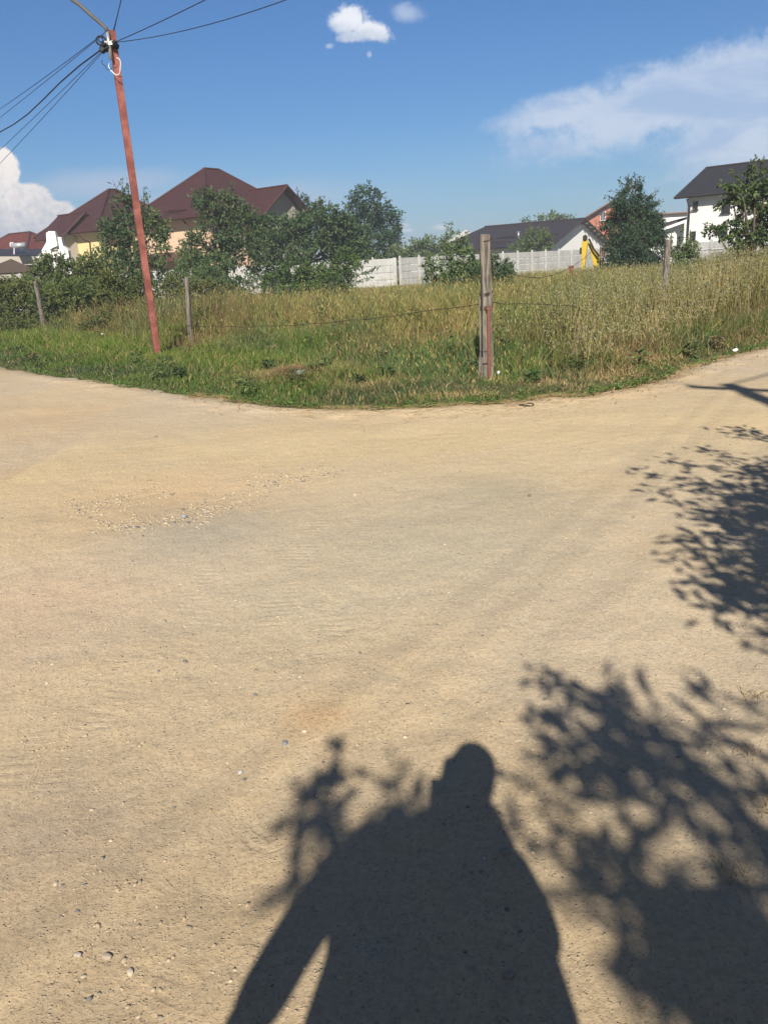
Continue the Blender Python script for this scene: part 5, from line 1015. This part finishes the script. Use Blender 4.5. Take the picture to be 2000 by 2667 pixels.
ed = [(0, 1), (1, 2), (2, 3), (3, 4), (4, 5), (5, 6), (6, 7), (7, 8), (2, 9), (9, 10), (10, 11), (11, 12), (12, 13), (2, 14), (14, 15), (15, 16), (16, 17), (17, 18), (0, 19), (19, 20), (20, 21), (0, 22), (22, 23), (23, 24)]
# face features and feet on the one body
bd += [(.079, -.16, 1.70, .011), (.079, -.146, 1.685, .010), (-.14, -.20, .045, .034), (-.14, -.10, .035, .028), (.09, -.20, .045, .034), (.09, -.10, .035, .028)]
ed += [(5, 25), (25, 26), (21, 27), (27, 28), (24, 29), (29, 30)]
skin('body', bd, ed, M_skin, man)
def grow(idx, k, dz=0): return [(bd[i][0], bd[i][1], bd[i][2] + dz, tuple(x * k + .012 for x in (bd[i][3] if isinstance(bd[i][3], tuple) else (bd[i][3],) * 2))) for i in idx]
b = B(); RG = [(.82, -.05, .285, .17), (1.0, -.042, .295, .18), (1.12, -.040, .29, .18), (1.25, -.035, .265, .17), (1.38, -.055, .255, .155), (1.46, -.065, .24, .12), (1.51, -.062, .236, .09), (1.55, -.065, .222, .08), (1.575, .008, .145, .075), (1.615, .044, .094, .075)]
for k_, (z_, cx_, rx_, ry_) in enumerate(RG):
    for a_ in np.linspace(0, 2 * math.pi, 24, endpoint=False): b.v.append((cx_ + math.cos(a_) * rx_, -.28 + math.sin(a_) * ry_ * (1 + .05 * math.sin(5 * a_ + k_)), z_)); b.uv.append((0, 0))
for k_ in range(len(RG) - 1):
    for a_ in range(24): b.f.append((k_ * 24 + a_, k_ * 24 + (a_ + 1) % 24, (k_ + 1) * 24 + (a_ + 1) % 24, (k_ + 1) * 24 + a_))
b.build('jacket', M_shirt, man, smooth=True)
skin('sleeve', grow([9, 10, 11], 1.05), [(0, 1), (1, 2)], M_shirt, man); skin('sleeve', grow([14, 15, 16], 1.02), [(0, 1), (1, 2)], M_shirt, man)
skin('trousers', grow([0, 19, 20, 21, 22, 23, 24], 1.08), [(0, 1), (1, 2), (2, 3), (0, 4), (4, 5), (5, 6)], M_jeans, man)
for sx in (-.14, .09): skin('shoe', [(sx, -.33, .05, .045), (sx, -.22, .05, .048), (sx, -.08, .04, .040)], [(0, 1), (1, 2)], M_shoe, man)
skin('hair', [(.08, -.28, 1.72, (.085, .07)), (.083, -.265, 1.78, (.082, .085)), (.083, -.25, 1.812, (.058, .06)), (.083, -.25, 1.84, (.022, .022))], [(0, 1), (1, 2), (2, 3)], M_hair, man)
for sx in (-1, 1):
    skin('ear', [(.08 + sx * .083, -.245, 1.70, .012), (.08 + sx * .088, -.252, 1.725, .013)], [(0, 1)], M_skin, man, 1)
    b = B(); e_ = np.array([.08 + sx * .03, -.163, 1.725]); b.tube([e_ - [0, .008, 0], e_ + [0, .004, 0], e_ + [0, .009, 0]], .011, 8, .004); b.build('eye', M_eye, man, smooth=True)
b = B(); b.tube([(.058, -.158, 1.652), (.079, -.150, 1.652), (.10, -.158, 1.652)], .006, 6); b.build('mouth', M_lip, man, smooth=True)
# phone: lens at the camera, body just behind and below it
ph_c = np.array([0, 0, EYE]) - _F * .016 - _U * .055 + _R * .0
ph = empty('phone', ph_c, 'slim dark phone held up by the photographer at the camera position', 'phone')
b = B(); b.box(ph_c, .075, .155, .009, [_R, _U, _F]); b.build('phone_body', M_phone, ph, bevel=.003)
# holding hand: palm under the phone, thumb on the screen side, four fingers on the back
def Ph(r, u, f): return ph_c + _R * r + _U * u + _F * f
def hand_nodes(): 
    wrist = np.array([.045, -.055, 1.395]); palm = Ph(.025, -.075, -.022); nodes = [(*wrist, .022), (*((wrist + palm) / 2), .023), (*palm, (.030, .014))]; eds = [(0, 1), (1, 2)]
    return nodes, eds, palm
nd, edh, palm = hand_nodes(); skin('palm', nd, edh, M_skin, man, 2)
for i, (u, L) in enumerate(((-.020, .074), (-.040, .080), (-.058, .075), (-.074, .060))):
    p0 = Ph(.030, u - .006, -.016); p1 = Ph(.048, u, -.004); p2_ = Ph(.046, u + .002, .010); p3 = Ph(.046 - L * .5, u + .004, .0125); skin('finger', [(*p0, .0095), (*p1, .009), (*p2_, .0085), (*p3, .007)], [(0, 1), (1, 2), (2, 3)], M_skin, man, 2)
skin('thumb', [(*Ph(.012, -.085, -.024), .013), (*Ph(-.012, -.066, -.020), .011), (*Ph(-.026, -.045, -.014), .009)], [(0, 1), (1, 2)], M_skin, man, 2)
for i, (dx, L) in enumerate(((.018, .075), (.006, .082), (-.006, .076), (-.017, .06))):
    w0 = np.array([-.49, -.17 + dx, .80]); skin('finger', [(*w0, .010), (*(w0 + [.004, .006, -L * .45]), .009), (*(w0 + [.016, .012, -L * .9]), .0075)], [(0, 1), (1, 2)], M_skin, man, 2)
skin('palm', [(-.49, -.17, .85, (.018, .030)), (-.49, -.17, .80, (.015, .036))], [(0, 1)], M_skin, man, 2); skin('thumb', [(-.485, -.14, .83, .012), (-.475, -.115, .795, .010), (-.47, -.105, .77, .008)], [(0, 1), (1, 2)], M_skin, man, 2)

# ------------------------------------------------------------------ thin summer haze in the air
bm = bmesh.new(); bmesh.ops.create_cube(bm, size=1.0); me = bpy.data.meshes.new('haze')
for v_ in bm.verts: v_.co = Vector((v_.co.x * 3000, v_.co.y * 3000, v_.co.z * 22 + 9.6))
bm.to_mesh(me); bm.free(); hz = bpy.data.objects.new('haze', me); COL.objects.link(hz); hz['kind'] = 'stuff'; hz['label'] = 'thin pale summer haze over the field and houses'
hm_ = bpy.data.materials.new('haze'); hm_.use_nodes = True; t = N(hm_.node_tree); t.n.clear(); o_ = t.new('ShaderNodeOutputMaterial'); pv = t.new('ShaderNodeVolumePrincipled'); pv.inputs['Color'].default_value = (.80, .88, 1.0, 1); pv.inputs['Density'].default_value = 0.0014; pv.inputs['Anisotropy'].default_value = 0.0
t.l.new(pv.outputs[0], o_.inputs['Volume']); me.materials.append(hm_)
